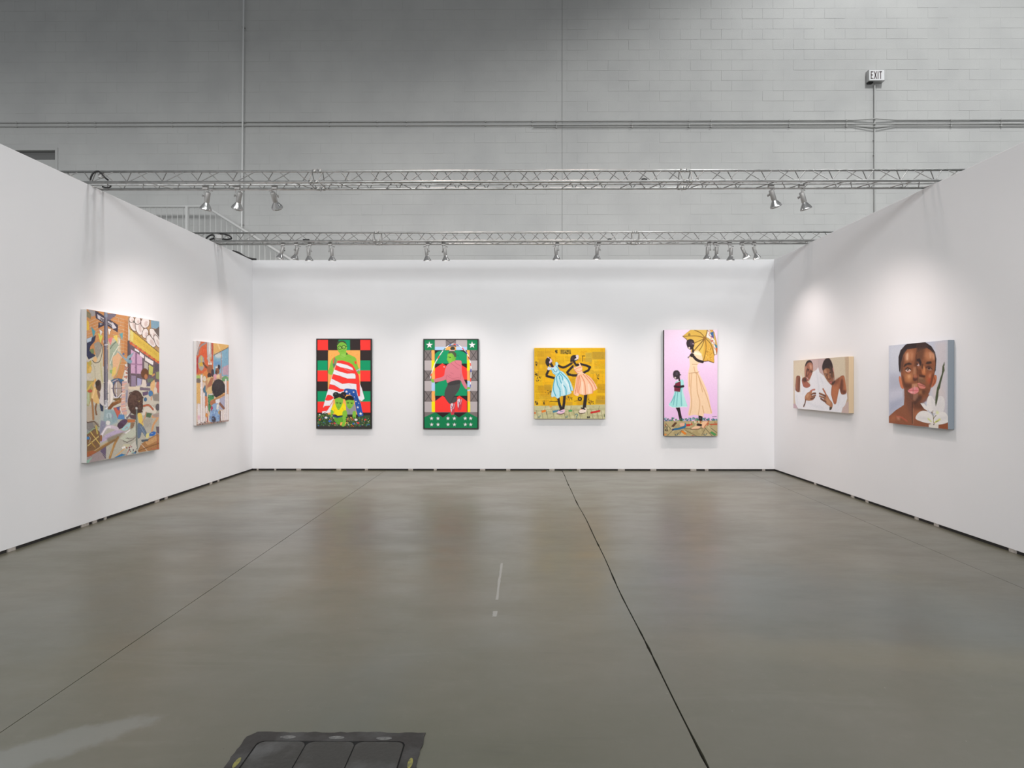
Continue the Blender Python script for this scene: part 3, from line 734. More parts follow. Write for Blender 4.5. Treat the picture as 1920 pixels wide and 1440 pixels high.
# ---- crowded street scene on the left wall (two working views: y below 1305 in the first, offset for the second)
CR1 = (140, 570, 9.0); Q1 = [(205, 100), (1428, 283), (1425, 2450), (198, 2690)]
A = Art(Q1, 300, 410, 1); g = A.rng
A.fill((206, 198, 180))
A.p([(200, 100), (900, 150), (900, 900), (760, 1400), (200, 700)], (214, 142, 78)); A.p([(270, 960), (480, 700), (480, 1350), (280, 1350)], (208, 200, 170)); A.p([(560, 600), (760, 560), (780, 900), (640, 1300), (560, 1250)], (196, 190, 160), soft=10)
for k in range(14):   # brick courses of the corner pier
    y = 250+k*62; A.l([(640, y-40), (850, y+20-k*4), (905, y+55-k*4)], 7, (238, 200, 160)); A.l([(740+(k % 2)*40, y-10), (740+(k % 2)*40, y+50)], 6, (238, 200, 160))
A.p([(840, 260), (900, 300), (895, 900), (835, 850)], (192, 112, 52), a=.55)
for k in range(6): A.l([(215, 330+k*48), (500, 200+k*56)], 7, (236, 190, 150))
A.p([(205, 130), (280, 180), (275, 270), (205, 230)], (140, 132, 98)); A.p([(230, 110), (350, 130), (350, 210), (285, 230), (275, 175)], (160, 156, 158)); A.p([(205, 280), (245, 320), (250, 450), (205, 460)], (240, 190, 50)); A.p([(205, 620), (330, 560), (360, 540), (340, 640), (270, 720), (250, 800), (355, 880), (240, 945), (205, 880)], (52, 58, 92)); A.p([(330, 680), (400, 640), (470, 700), (440, 820), (380, 930), (340, 800)], (156, 150, 138)); A.p([(250, 780), (320, 760), (330, 840), (290, 850)], (118, 140, 88)); A.e(345, 945, 34, 46, (238, 186, 120)); A.p([(205, 600), (300, 560), (280, 640), (210, 670)], (176, 196, 216)); A.l([(430, 660), (470, 760), (430, 960), (350, 1000), (300, 960)], 8, (110, 100, 84), sm=True); A.l([(300, 1000), (340, 1100), (350, 1320)], 8, (178, 170, 140)); A.l([(440, 1000), (450, 1180), (470, 1320)], 22, (196, 190, 130), soft=6); A.p([(205, 980), (250, 1000), (290, 1080), (270, 1170), (205, 1180)], (226, 178, 66)); A.e(262, 1110, 28, 46, (240, 190, 80)); A.p([(215, 1000), (280, 960), (290, 1030), (240, 1050)], (196, 176, 70))
# bunting
for pts, c in (([(282, 400), (355, 470), (318, 590)], (70, 160, 178)), ([(395, 500), (475, 545), (435, 680)], (216, 220, 80)), ([(560, 600), (640, 560), (610, 710)], (240, 120, 120)), ([(650, 545), (722, 525), (720, 690)], (240, 208, 80)), ([(750, 510), (812, 485), (805, 610)], (90, 170, 178)), ([(415, 430), (470, 470), (440, 560)], (224, 218, 212)), ([(560, 420), (620, 430), (580, 540)], (238, 230, 220)), ([(480, 620), (560, 640), (500, 740)], (214, 206, 216)), ([(760, 560), (770, 640), (735, 720)], (226, 226, 214))): A.p(pts, c)
A.p([(600, 700), (700, 620), (740, 700), (690, 900), (640, 1100), (590, 1000)], (150, 172, 148), a=.8); A.p([(640, 900), (740, 820), (800, 900), (720, 1150), (640, 1260), (640, 1080)], (232, 176, 128)); A.l([(780, 930), (740, 1080), (690, 1240)], 14, (176, 170, 110)); A.l([(735, 720), (640, 880), (600, 1010)], 16, (220, 224, 204), sm=True); A.p([(590, 1120), (650, 1110), (640, 1180), (600, 1170)], (140, 190, 110)); A.p([(640, 1080), (700, 1060), (690, 1180), (620, 1240)], (236, 200, 90)); A.l([(600, 760), (640, 700), (700, 640)], 14, (110, 130, 110), sm=True)
# pole and sign
A.p([(350, 128), (380, 140), (730, 360), (725, 482), (360, 250)], (72, 62, 82)); A.p([(382, 180), (630, 330), (640, 310), (712, 410), (640, 430), (630, 395), (390, 255)], (206, 202, 212)); 
for k in range(8): x = 440+k*24; A.l([(x, 238+k*15), (x+6, 285+k*15), (x+16, 255+k*15)], 7, (60, 52, 70))
A.p([(555, 180), (690, 160), (705, 195), (580, 290), (555, 260)], (120, 112, 130)); A.p([(405, 320), (500, 340), (500, 370), (400, 420)], (66, 60, 82)); A.p([(420, 330), (480, 345), (430, 375)], (150, 160, 176))
A.p([(497, 145), (557, 150), (558, 1760), (492, 1760)], (118, 114, 130)); A.p([(497, 145), (515, 146), (508, 1760), (492, 1760)], (86, 80, 98)); A.p([(535, 150), (548, 150), (545, 1760), (532, 1760)], (148, 146, 160)); A.r(500, 150, 556, 230, (140, 164, 190), a=.6); A.l([(510, 700), (556, 690)], 22, (198, 196, 206)); A.l([(548, 1020), (552, 1090)], 10, (190, 170, 190))
# shop front
A.p([(900, 205), (1428, 283), (1428, 820), (920, 420)], (196, 148, 92))
for cx, cy, rx, ry, ro in ((990, 350, 60, 110, -20), (1090, 390, 62, 130, -10), (1190, 310, 70, 90, 10), (1190, 490, 50, 80, 10), (1290, 620, 70, 110, -30), (1350, 520, 60, 130, -35), (1390, 620, 40, 110, -20), (960, 260, 40, 50, 0), (1060, 280, 50, 60, 0)): A.e(cx, cy, rx+8, ry+8, (130, 90, 70), ro); A.e(cx, cy, rx, ry, (232, 222, 218), ro); A.e(cx+12, cy+20, rx*.4, ry*.5, (214, 190, 184), ro, soft=6)
A.e(1000, 300, 16, 20, (100, 96, 90)); A.l([(1120, 240), (1110, 340)], 12, (120, 84, 80)); A.p([(1285, 268), (1428, 285), (1428, 420), (1290, 400)], (120, 164, 190)); A.p([(1340, 440), (1428, 370), (1428, 560)], (110, 96, 90))
A.p([(935, 420), (1425, 810), (1425, 975), (930, 620)], (232, 192, 62)); A.l([(940, 425), (1425, 812)], 8, (120, 90, 50)); A.p([(940, 440), (990, 470), (985, 640), (935, 610)], (226, 212, 110))
for k in range(16): x = 1010+k*24; A.l([(x, 545+k*18), (x+6, 600+k*18)], 9, (206, 160, 40))
for k in range(14): x = 915+k*38; A.e(x, 640+k*26, 24, 24, (226, 88, 50) if k % 2 else (236, 120, 60))
A.p([(905, 660), (1425, 1010), (1425, 1300), (1120, 1350), (905, 1420)], (112, 92, 104)); A.p([(945, 760), (1140, 880), (1140, 1180), (945, 1170)], (206, 158, 196)); A.p([(1020, 820), (1050, 840), (1045, 1190), (1020, 1180)], (150, 106, 146)); A.p([(940, 1000), (1140, 1010), (1140, 1030), (940, 1020)], (170, 120, 160)); A.p([(1010, 740), (1090, 790), (1085, 820), (1010, 780)], (232, 226, 232)); A.p([(1095, 800), (1170, 860), (1170, 920), (1095, 870)], (238, 228, 232)); A.p([(1185, 880), (1330, 960), (1320, 1030), (1185, 950)], (238, 230, 228)); A.p([(950, 1200), (1030, 1210), (1030, 1390), (950, 1400)], (150, 130, 160)); A.p([(1050, 1240), (1130, 1260), (1120, 1360), (1050, 1380)], (168, 162, 206)); A.p([(1170, 960), (1240, 1000), (1230, 1170), (1170, 1130)], (190, 180, 170)); A.p([(1250, 1010), (1325, 1060), (1310, 1200), (1245, 1180)], (204, 202, 90)); A.p([(1370, 1140), (1425, 1130), (1425, 1270), (1370, 1250)], (150, 160, 96)); A.r(1345, 1010, 1425, 1120, (96, 86, 96)); A.r(890, 620, 925, 1420, (96, 80, 84))
A.p([(845, 1010), (890, 1020), (895, 1400), (835, 1330)], (226, 214, 206)); A.scatter(14, (840, 1060, 895, 1260), [(214, 120, 90)], 8, 16)
# bird and gulls
A.p([(710, 790), (800, 860), (870, 930), (890, 880), (1000, 810), (960, 890), (910, 930), (960, 970), (920, 1010), (860, 960), (800, 900)], (132, 168, 186)); A.e(930, 970, 36, 34, (120, 160, 180)); A.e(822, 845, 18, 22, (90, 110, 160)); A.p([(760, 860), (820, 900), (800, 880)], (226, 210, 196))
A.p([(610, 1300), (700, 1255), (820, 1280), (800, 1350), (700, 1430), (650, 1410), (640, 1330)], (56, 108, 152), sm=True); A.l([(640, 1310), (720, 1270)], 18, (196, 180, 188)); A.e(725, 1330, 50, 40, (46, 90, 150))
# woman with curly hair in the doorway
A.e(1180, 1170, 66, 88, (118, 72, 44)); A.e(1200, 1220, 30, 44, (196, 120, 74)); A.p([(1140, 1260), (1200, 1280), (1210, 1400), (1120, 1400)], (226, 210, 196)); A.p([(1220, 1260), (1320, 1240), (1330, 1330), (1280, 1370), (1230, 1320)], (110, 128, 104)); A.l([(1310, 1200), (1340, 1180)], 34, (214, 150, 90)); A.p([(1270, 1330), (1350, 1260), (1350, 1500), (1290, 1560)], (238, 186, 116)); A.p([(1215, 1330), (1280, 1310), (1270, 1380), (1210, 1380)], (96, 96, 130)); A.e(1395, 1380, 30, 60, (214, 130, 116))
# ---- second working view (its y starts 1305 lower)
A.oy = 1305.0
A.p([(200, 420), (480, 380), (640, 500), (900, 560), (1425, 350), (1425, 1150), (200, 1380)], (186, 182, 166)); A.p([(440, 480), (700, 480), (740, 700), (600, 760), (430, 900), (420, 680)], (176, 190, 188), a=.9, soft=12)
A.p([(205, 440), (300, 430), (330, 660), (205, 700)], (196, 178, 156)); A.p([(205, 0), (330, 0), (300, 250), (240, 420), (205, 420)], (188, 170, 96)); A.p([(210, 180), (250, 200), (255, 330), (230, 420), (205, 380)], (186, 196, 150)); A.e(262, 170, 40, 26, (214, 90, 60)); A.l([(210, 160), (300, 30)], 26, (222, 190, 80))
# dancing figure
A.e(400, 80, 46, 100, (96, 70, 60)); A.e(385, 40, 36, 44, (70, 56, 46)); A.l([(310, 80), (330, 20), (350, -20)], 34, (236, 176, 90)); A.p([(330, 90), (400, 180), (410, 220), (400, 390), (280, 300), (300, 160)], (238, 190, 112), sm=True); A.l([(290, 310), (305, 450), (315, 640)], 34, (186, 126, 72), sm=True); A.l([(365, 390), (350, 460), (365, 560)], 26, (150, 100, 60)); A.l([(395, 180), (420, 280)], 40, (150, 110, 86)); A.l([(340, 130), (300, 290)], 16, (250, 212, 150), soft=4)
# figure in white beside the pole
A.p([(480, 60), (440, 160), (415, 330), (460, 440), (495, 400)], (214, 206, 206)); A.p([(420, 370), (480, 430), (480, 510), (440, 500)], (46, 58, 96)); A.p([(560, 0), (630, 30), (655, 150), (640, 310), (590, 400), (560, 400)], (238, 228, 216), sm=True); A.l([(590, 70), (585, 380)], 26, (196, 184, 178), soft=10); A.l([(575, 470), (640, 390), (760, 330)], 56, (146, 88, 44)); A.l([(740, 350), (785, 300)], 40, (166, 106, 56)); A.p([(640, 300), (760, 270), (770, 310), (690, 330)], (128, 98, 52)); A.l([(650, 360), (740, 320)], 12, (196, 140, 84), soft=4)
A.r(500, 320, 556, 480, (196, 196, 206)); A.scatter(14, (500, 330, 556, 480), [(160, 160, 172), (226, 226, 232)], 8, 14); A.p([(500, 480), (600, 470), (690, 500), (720, 690), (600, 740), (480, 690)], (150, 178, 184), soft=6); A.p([(600, 490), (680, 500), (720, 650), (640, 700)], (132, 168, 180), soft=6, a=.8); A.e(575, 580, 50, 44, (176, 200, 206), soft=5); A.l([(570, 560), (580, 640)], 10, (90, 120, 130), soft=3); A.l([(630, 560), (640, 620)], 16, (160, 140, 176), soft=4)
# wheelchair wheel and pink dress, red boots
A.e(725, 130, 85, 150, (96, 84, 112)); A.e(725, 130, 66, 128, (178, 160, 146)); A.l([(700, 20), (705, 260)], 14, (226, 220, 230)); A.l([(620, 120), (880, 120)], 8, (126, 112, 130)); A.l([(650, 255), (720, 275), (790, 200)], 16, (226, 222, 232), sm=True); A.p([(800, 0), (880, 0), (890, 150), (860, 400), (880, 560), (800, 560), (770, 430), (790, 250)], (226, 170, 150)); 
for k in range(9): A.l([(790, 30+k*60), (880, 10+k*60)], 12, (236, 222, 214) if k % 2 else (176, 160, 190))
A.p([(650, 450), (740, 430), (770, 520), (720, 620), (700, 560)], (216, 92, 70)); A.p([(690, 440), (770, 420), (740, 500)], (92, 88, 150)); A.l([(760, 440), (820, 600)], 12, (230, 220, 214)); A.p([(740, 560), (830, 560), (840, 640), (720, 640)], (80, 140, 206)); A.l([(890, 560), (850, 620)], 14, (230, 226, 226))
A.p([(840, 60), (920, 20), (930, 160), (890, 420), (850, 420)], (196, 176, 166)); A.l([(880, 160), (870, 340)], 30, (128, 134, 166), soft=5)
# big afro
A.e(1020, 340, 128, 190, (92, 64, 54), 6); A.e(1030, 420, 120, 140, (80, 54, 48)); A.e(1000, 280, 80, 100, (112, 80, 66), soft=24, a=.7); A.scatter(50, (910, 180, 1140, 520), [(84, 58, 50), (104, 74, 62)], 12, 22); A.l([(1065, 320), (1080, 345), (1100, 318)], 9, (222, 190, 110)); A.e(1190, 300, 26, 34, (60, 110, 160)); A.p([(1140, 180), (1240, 160), (1230, 220), (1150, 240)], (110, 84, 120)); A.l([(920, 110), (1100, 110)], 46, (226, 206, 176)); A.l([(1110, 120), (1260, 130)], 40, (130, 110, 130)); A.e(1280, 200, 40, 50, (70, 130, 190)); A.l([(1290, 250), (1290, 300)], 26, (226, 160, 110)); A.e(1360, 150, 30, 60, (226, 206, 186)); A.p([(1380, 0), (1425, 0), (1425, 200), (1390, 180)], (206, 110, 96)); A.p([(1300, 220), (1425, 190), (1425, 330), (1330, 320)], (150, 140, 130), soft=6); A.l([(880, 610), (940, 540)], 40, (126, 112, 118)); A.l([(875, 600), (925, 530)], 12, (236, 230, 230)); A.p([(920, 570), (1030, 560), (1030, 640), (940, 620)], (96, 72, 84))
# child reaching, grey shirt
A.p([(1130, 560), (1180, 440), (1260, 400), (1350, 440), (1380, 500), (1340, 540), (1270, 520), (1200, 560)], (222, 210, 194), sm=True); A.l([(1160, 410), (1250, 400), (1320, 470)], 30, (206, 100, 60), sm=True); A.e(1398, 430, 36, 56, (96, 90, 96)); A.p([(1210, 520), (1300, 540), (1270, 610), (1200, 590)], (86, 120, 80)); A.l([(1310, 590), (1400, 600), (1330, 720), (1300, 830)], 46, (226, 160, 100), sm=True); A.p([(1260, 880), (1320, 840), (1368, 860), (1330, 910), (1260, 915)], (36, 110, 214), sm=True); A.l([(1280, 880), (1320, 870)], 9, (190, 210, 240)); A.p([(1310, 560), (1425, 520), (1420, 600), (1330, 600)], (176, 150, 140))
# walking child in yellow and jeans
A.p([(1060, 540), (1120, 540), (1150, 680), (1150, 750), (1100, 740), (1070, 640)], (240, 204, 80), sm=True); A.l([(1130, 700), (1180, 610), (1200, 520)], 22, (214, 150, 104), sm=True); A.p([(1070, 700), (1150, 750), (1220, 900), (1190, 930), (1130, 850), (1100, 940), (1060, 950), (1055, 800)], (98, 120, 150), sm=True); A.l([(1110, 760), (1190, 910)], 12, (136, 158, 184), soft=4); A.e(1225, 910, 28, 46, (226, 214, 130), 20); A.r(1030, 440, 1055, 1140, (124, 138, 134)); A.r(1030, 440, 1038, 1140, (90, 104, 100)); A.e(1040, 448, 20, 24, (196, 190, 186))
A.p([(1150, 640), (1300, 620), (1290, 760), (1170, 780)], (176, 168, 154), soft=10); A.p([(880, 640), (1020, 640), (1010, 690), (890, 690)], (206, 116, 60)); A.p([(940, 700), (1010, 700), (980, 780), (940, 800)], (150, 116, 84))
# reclining figure, lilac
A.p([(720, 740), (780, 660), (870, 640), (880, 690), (800, 780), (740, 800)], (98, 70, 102), sm=True); A.e(770, 745, 52, 48, (84, 56, 82)); A.p([(790, 800), (900, 710), (940, 710), (900, 800), (830, 830)], (156, 206, 212), sm=True); A.p([(430, 1030), (500, 920), (600, 860), (720, 820), (860, 860), (780, 870), (640, 920), (500, 1010)], (188, 170, 204), sm=True); A.l([(450, 920), (530, 780), (620, 770), (720, 800)], 50, (206, 188, 206), sm=True); A.l([(455, 910), (530, 785), (600, 770)], 22, (238, 232, 236), sm=True, soft=3); A.l([(860, 870), (930, 820)], 26, (236, 232, 232)); A.e(560, 700, 40, 40, (226, 224, 220)); A.l([(440, 930), (440, 990)], 40, (170, 104, 60)); A.p([(440, 660), (520, 680), (520, 760), (430, 900), (410, 880)], (142, 142, 170), soft=5); A.l([(840, 800), (890, 770)], 14, (196, 160, 150))
# fallen chair, stick and boards
A.p([(205, 780), (320, 760), (420, 860), (420, 1100), (330, 1180), (205, 1180)], (140, 100, 62)); A.p([(205, 690), (300, 680), (330, 790), (205, 900)], (150, 156, 160)); A.e(300, 760, 110, 90, (120, 100, 84), a=.4)
for pts, c, wd in (([(210, 890), (320, 800), (400, 780)], (150, 180, 140), 16), ([(270, 860), (420, 1060)], (226, 186, 90), 18), ([(220, 1090), (400, 930)], (226, 196, 110), 18), ([(270, 1020), (350, 1120)], (196, 150, 60), 16), ([(210, 700), (330, 680), (410, 770)], (120, 90, 70), 12), ([(240, 920), (270, 960), (240, 1040)], (226, 206, 160), 10), ([(360, 760), (380, 880)], (206, 180, 80), 30)): A.l(pts, wd, c)
A.e(222, 960, 28, 26, (60, 130, 200)); A.p([(205, 1180), (330, 1160), (500, 1060), (660, 980), (740, 935), (730, 970), (560, 1080), (430, 1160), (300, 1250), (205, 1275)], (164, 118, 62)); A.l([(330, 1175), (520, 1050), (730, 945)], 16, (206, 164, 104), sm=True); A.l([(725, 950), (660, 1080), (590, 1290)], 44, (190, 134, 66), sm=True); A.l([(640, 1080), (600, 1250)], 12, (226, 180, 110)); A.p([(205, 1200), (290, 1170), (370, 1190), (320, 1260), (205, 1280)], (186, 98, 52)); A.p([(205, 1290), (420, 1170), (520, 1110), (520, 1310), (205, 1390)], (166, 148, 150)); A.p([(440, 1160), (525, 1090), (520, 1310), (430, 1180)], (110, 92, 126)); A.l([(430, 1190), (520, 1270)], 7, (220, 210, 220)); A.p([(200, 1340), (300, 1270), (230, 1385), (198, 1390)], (140, 190, 170)); A.p([(540, 960), (640, 920), (840, 840), (700, 1000), (560, 1040)], (110, 92, 66), soft=10, a=.5)
# paper and shards on the pavement
A.p([(760, 960), (1020, 760), (1030, 900), (860, 1020)], (196, 202, 180)); A.p([(820, 1060), (940, 1060), (840, 1160), (780, 1130)], (206, 200, 160)); A.p([(780, 1110), (850, 1080), (855, 1130), (800, 1145)], (236, 232, 226)); A.p([(880, 1130), (1020, 1000), (1050, 1120), (930, 1230), (880, 1240)], (206, 202, 190)); A.scatter(16, (870, 1080, 1030, 1220), [(236, 230, 226), (206, 96, 86), (60, 70, 80), (160, 200, 180)], 6, 18); A.l([(810, 1000), (880, 1030), (980, 980), (1020, 940)], 7, (110, 104, 92)); A.l([(870, 1245), (940, 1080)], 10, (214, 100, 90)); A.p([(660, 1290), (790, 1220), (860, 1240), (740, 1275)], (40, 128, 200)); A.p([(960, 1215), (1020, 1190), (1030, 1215)], (50, 130, 190)); A.l([(700, 1250), (830, 1140)], 20, (226, 176, 110)); A.l([(860, 960), (1000, 960)], 8, (150, 146, 132))
# carton at the right bottom
A.p([(1120, 1050), (1250, 960), (1400, 880), (1425, 900), (1425, 1140), (1230, 1170), (1080, 1195), (1060, 1170)], (186, 124, 66)); A.p([(1180, 1020), (1390, 900), (1400, 990), (1230, 1080)], (214, 156, 92)); A.l([(1120, 1060), (1220, 1170)], 16, (226, 190, 160)); A.l([(1380, 850), (1400, 1130)], 16, (190, 80, 50)); A.p([(1120, 985), (1250, 970), (1230, 1000), (1130, 1020)], (84, 96, 110)); A.l([(1290, 1140), (1420, 1120)], 10, (206, 96, 72)); A.p([(1370, 760), (1425, 760), (1425, 880), (1380, 850)], (110, 90, 100)); A.l([(1070, 1170), (1220, 1110), (1420, 1040)], 10, (130, 84, 44))
A.oy = 0.0
A.outline(0.3, 18, 70); A.dabs(1000, 32, 6, 12); A.sat(0.78); A.grain(3.0, 4); A.gain = 1.0
M['edge_w'] = newmat('white_canvas_edge', (0.62, 0.61, 0.6), 0.7)
TL, U, N, w, h = side_rect(CR1, Q1, 0.062, True)
hang(A, TL, U, N, w, h, 0.062, 'large crowded street scene painting with a one-way sign on the left wall', M['edge_w'])
# ---- narrow painting with crowned figures and a white fence
CR2 = (355, 630, 8.224); Q2 = [(112, 78), (609, 135), (606, 1310), (106, 1390)]
A = Art(Q2, 170, 230, 2)
A.fill((226, 200, 176))
A.p([(110, 78), (370, 108), (365, 620), (110, 620)], (226, 106, 62)); A.p([(110, 80), (180, 86), (140, 200), (112, 320)], (214, 206, 204)); A.l([(130, 290), (170, 170), (260, 110)], 22, (160, 150, 150), sm=True); A.p([(275, 98), (350, 105), (360, 330), (300, 420), (270, 340)], (196, 188, 186)); A.l([(315, 110), (312, 260)], 26, (236, 232, 226), soft=5); A.p([(112, 340), (140, 330), (135, 560), (112, 590)], (196, 60, 60)); A.p([(200, 180), (270, 180), (280, 330), (230, 400), (180, 290)], (236, 96, 52)); A.p([(340, 110), (372, 108), (368, 400), (345, 360)], (206, 92, 66))
A.e(186, 420, 50, 118, (176, 168, 160)); A.star(186, 440, 52, (226, 184, 66), .45); A.e(188, 350, 14, 40, (206, 190, 110))
A.p([(370, 108), (609, 135), (609, 170), (375, 296)], (232, 182, 104)); A.l([(440, 125), (470, 200)], 26, (244, 206, 140), soft=5); A.p([(375, 298), (609, 172), (609, 620), (375, 620)], (126, 176, 204)); A.e(450, 300, 60, 40, (206, 214, 210), soft=10); A.p([(510, 480), (600, 440), (600, 600), (510, 590)], (192, 160, 176)); A.p([(375, 380), (480, 400), (480, 480), (375, 470)], (110, 160, 206), soft=8); A.l([(492, 235), (492, 600)], 14, (186, 130, 110)); A.l([(375, 298), (609, 172)], 7, (130, 100, 90)); A.l([(605, 170), (605, 640)], 12, (150, 150, 160))
A.p([(112, 600), (290, 560), (280, 720), (112, 700)], (226, 176, 90)); A.e(140, 640, 34, 30, (180, 206, 110)); A.p([(220, 560), (280, 520), (285, 660), (230, 660)], (232, 140, 70)); A.e(235, 660, 26, 44, (226, 214, 190)); A.e(140, 690, 44, 34, (130, 116, 110)); A.p([(112, 720), (170, 730), (170, 1050), (112, 1040)], (234, 184, 108)); A.p([(210, 820), (240, 760), (270, 800), (270, 960), (240, 960)], (76, 120, 150)); A.p([(215, 880), (280, 960), (285, 1100), (235, 1110)], (226, 130, 80)); A.p([(500, 640), (560, 610), (600, 640), (600, 700), (500, 690)], (110, 170, 110)); A.p([(560, 690), (606, 680), (606, 900), (560, 880)], (226, 160, 120))
# crowned man
A.l([(215, 420), (260, 480), (300, 500)], 24, (120, 74, 52)); A.e(320, 520, 44, 74, (164, 104, 72)); A.e(310, 610, 30, 40, (74, 56, 56)); A.e(360, 570, 22, 60, (70, 56, 66)); A.p([(290, 445), (295, 380), (310, 430), (322, 360), (335, 430), (352, 380), (352, 445)], (240, 232, 220)); A.e(325, 350, 8, 26, (236, 180, 60)); A.p([(270, 660), (340, 630), (370, 640), (360, 760), (345, 890), (290, 890), (250, 830)], (226, 190, 130), sm=True); A.p([(330, 650), (370, 640), (350, 760), (280, 800), (270, 780)], (184, 116, 84)); A.p([(250, 700), (280, 680), (280, 820), (255, 840)], (206, 150, 110)); A.p([(290, 900), (380, 910), (380, 980), (340, 1050), (310, 1180), (290, 1130)], (70, 146, 92)); A.scatter(22, (290, 910, 380, 1120), [(110, 190, 120), (46, 106, 66)], 8, 16); A.r(295, 890, 355, 912, (206, 210, 216))
# second crowned head
A.e(455, 480, 22, 38, (60, 56, 66)); A.e(432, 540, 30, 50, (150, 94, 70)); A.p([(400, 500), (410, 450), (420, 480), (432, 430), (440, 490)], (238, 234, 230)); A.p([(370, 600), (420, 570), (430, 650), (380, 690)], (226, 160, 176)); A.e(450, 630, 34, 44, (236, 200, 150)); A.e(415, 560, 16, 30, (96, 66, 56)); A.p([(470, 560), (500, 590), (495, 660), (470, 650)], (186, 150, 140))
# afro
A.e(450, 810, 104, 146, (56, 48, 52)); A.e(440, 740, 70, 60, (72, 62, 66), soft=18, a=.8); A.l([(380, 700), (375, 640)], 16, (206, 150, 120)); A.p([(470, 960), (550, 900), (545, 1100), (500, 1140), (450, 1110)], (176, 176, 204))
A.l([(340, 1010), (430, 960), (545, 890)], 34, (226, 168, 104)); A.l([(340, 1000), (545, 900)], 8, (176, 116, 70)); A.l([(335, 1030), (400, 1020)], 50, (190, 118, 80)); A.p([(400, 980), (465, 960), (470, 1030), (405, 1045)], (232, 230, 236)); A.l([(470, 1040), (530, 1110)], 34, (150, 96, 74)); A.p([(355, 1060), (440, 1040), (460, 1150), (470, 1290), (400, 1330), (310, 1310), (310, 1220)], (140, 176, 220), sm=True); A.e(375, 1280, 34, 52, (70, 66, 80), soft=6); A.e(345, 1115, 16, 36, (190, 60, 96)); A.p([(420, 1050), (460, 1050), (440, 1140), (415, 1130)], (230, 228, 220)); A.e(460, 1170, 18, 34, (206, 170, 110)); A.r(465, 1150, 482, 1310, (110, 84, 84)); A.scatter(26, (330, 1130, 450, 1280), [(160, 196, 232), (116, 150, 204)], 9, 16)
# picket fence
for x, y0, y1, wd in ((190, 590, 1370, 34), (148, 1040, 1375, 42), (228, 870, 1360, 30), (265, 1070, 1340, 26), (562, 650, 1320, 26), (500, 1140, 1320, 30), (535, 1120, 1315, 26), (588, 880, 1300, 24)):
    A.p([(x-wd/2, y0+14), (x, y0), (x+wd/2, y0+14), (x+wd/2, y1), (x-wd/2, y1)], (238, 230, 230)); A.l([(x+wd/2-3, y0+20), (x+wd/2-3, y1)], 5, (206, 186, 190))
A.e(145, 1260, 22, 40, (236, 190, 206), soft=4); A.e(265, 1220, 18, 34, (236, 150, 60)); A.l([(275, 1250), (275, 1320)], 16, (206, 60, 50)); A.e(400, 1335, 34, 12, (238, 232, 230)); A.l([(110, 1380), (250, 1350), (350, 1340), (600, 1300)], 22, (130, 100, 90), a=.7, soft=4); A.scatter(20, (112, 1320, 600, 1375), [(150, 96, 80), (206, 170, 160), (90, 80, 80)], 6, 12)
A.outline(0.28, 18, 70); A.dabs(400, 24, 6, 10); A.sat(0.88); A.grain(4.0, 4)
TL, U, N, w, h = side_rect(CR2, Q2, 0.045, True)
hang(A, TL, U, N, w, h, 0.045, 'smaller painting of crowned figures behind a white fence on the left wall', M['edge_w'])
# ---- framed painting: woman in a striped flag with two children
CR3 = (580, 625, 7.577); Q3 = [(122, 92), (871, 93), (866, 1338), (110, 1340)]
A = Art(Q3, 190, 310, 3); RED = (255, 58, 52); BLK = (48, 38, 38); GRN = (0, 155, 104); ORG = (251, 178, 92); SK = (132, 197, 66); SKD = (98, 170, 52); SKL = (160, 212, 95)
A.fill(BLK)
for x0, x1, c in ((100, 272, RED), (272, 420, BLK), (420, 582, GRN), (582, 726, BLK), (726, 900, RED)): A.r(x0, 80, x1, 240, c)
for y0, y1, c in ((240, 385, BLK), (385, 527, GRN), (527, 680, RED), (680, 820, BLK), (820, 967, GRN), (967, 1122, RED), (1122, 1345, BLK)):
    A.r(90, y0, 268-y0*.012, y1, c); A.r(724, y0, 900, y1, c)
A.p([(272, 240), (724, 240), (724, 1150), (258, 1150)], ORG); A.scatter(60, (280, 250, 715, 520), [(240, 165, 80), (255, 190, 110)], 4, 9)
# head and neck
A.p([(400, 160), (420, 118), (470, 106), (515, 125), (532, 170), (540, 190), (532, 240), (505, 275), (455, 285), (425, 270), (408, 230)], SK, sm=True)
A.p([(398, 165), (405, 125), (440, 108), (490, 106), (525, 135), (535, 170), (520, 150), (480, 128), (435, 135), (412, 165)], (62, 78, 52), sm=True)
A.e(470, 165, 45, 30, (120, 185, 62), soft=6, a=.7)
for cx, cy in ((436, 205), (494, 198)): A.e(cx, cy, 27, 27, (25, 30, 25)); A.e(cx, cy, 20, 20, SKL); A.e(cx, cy+1, 7, 5, (50, 70, 40))
A.l([(462, 200), (468, 199)], 6, (25, 30, 25)); A.l([(520, 192), (538, 184)], 6, (25, 30, 25)); A.l([(465, 210), (460, 232), (470, 234)], 3, SKD); A.l([(450, 254), (490, 252)], 4, (90, 140, 50)); A.e(406, 215, 7, 16, SKD)
A.p([(440, 270), (525, 262), (545, 290), (610, 320), (660, 350), (680, 420), (690, 470), (720, 530), (715, 575), (680, 560), (640, 500), (600, 470), (560, 520), (400, 400), (345, 480), (350, 560), (320, 585), (280, 575), (266, 540), (285, 500), (305, 420), (330, 360), (390, 320), (435, 300)], SK, sm=True)
A.p([(460, 290), (520, 285), (520, 340), (480, 350), (440, 335)], SKL, a=.6, soft=6); A.l([(440, 300), (480, 335), (525, 345)], 3, SKD); A.l([(530, 290), (545, 320), (600, 350)], 3, SKD)
A.r(526, 282, 546, 302, (60, 95, 50)); A.p([(365, 340), (395, 380), (390, 420), (340, 470), (335, 420)], (120, 150, 105)); A.l([(360, 345), (345, 380), (348, 420)], 12, RED); A.p([(335, 430), (385, 430), (350, 500)], (95, 120, 110))
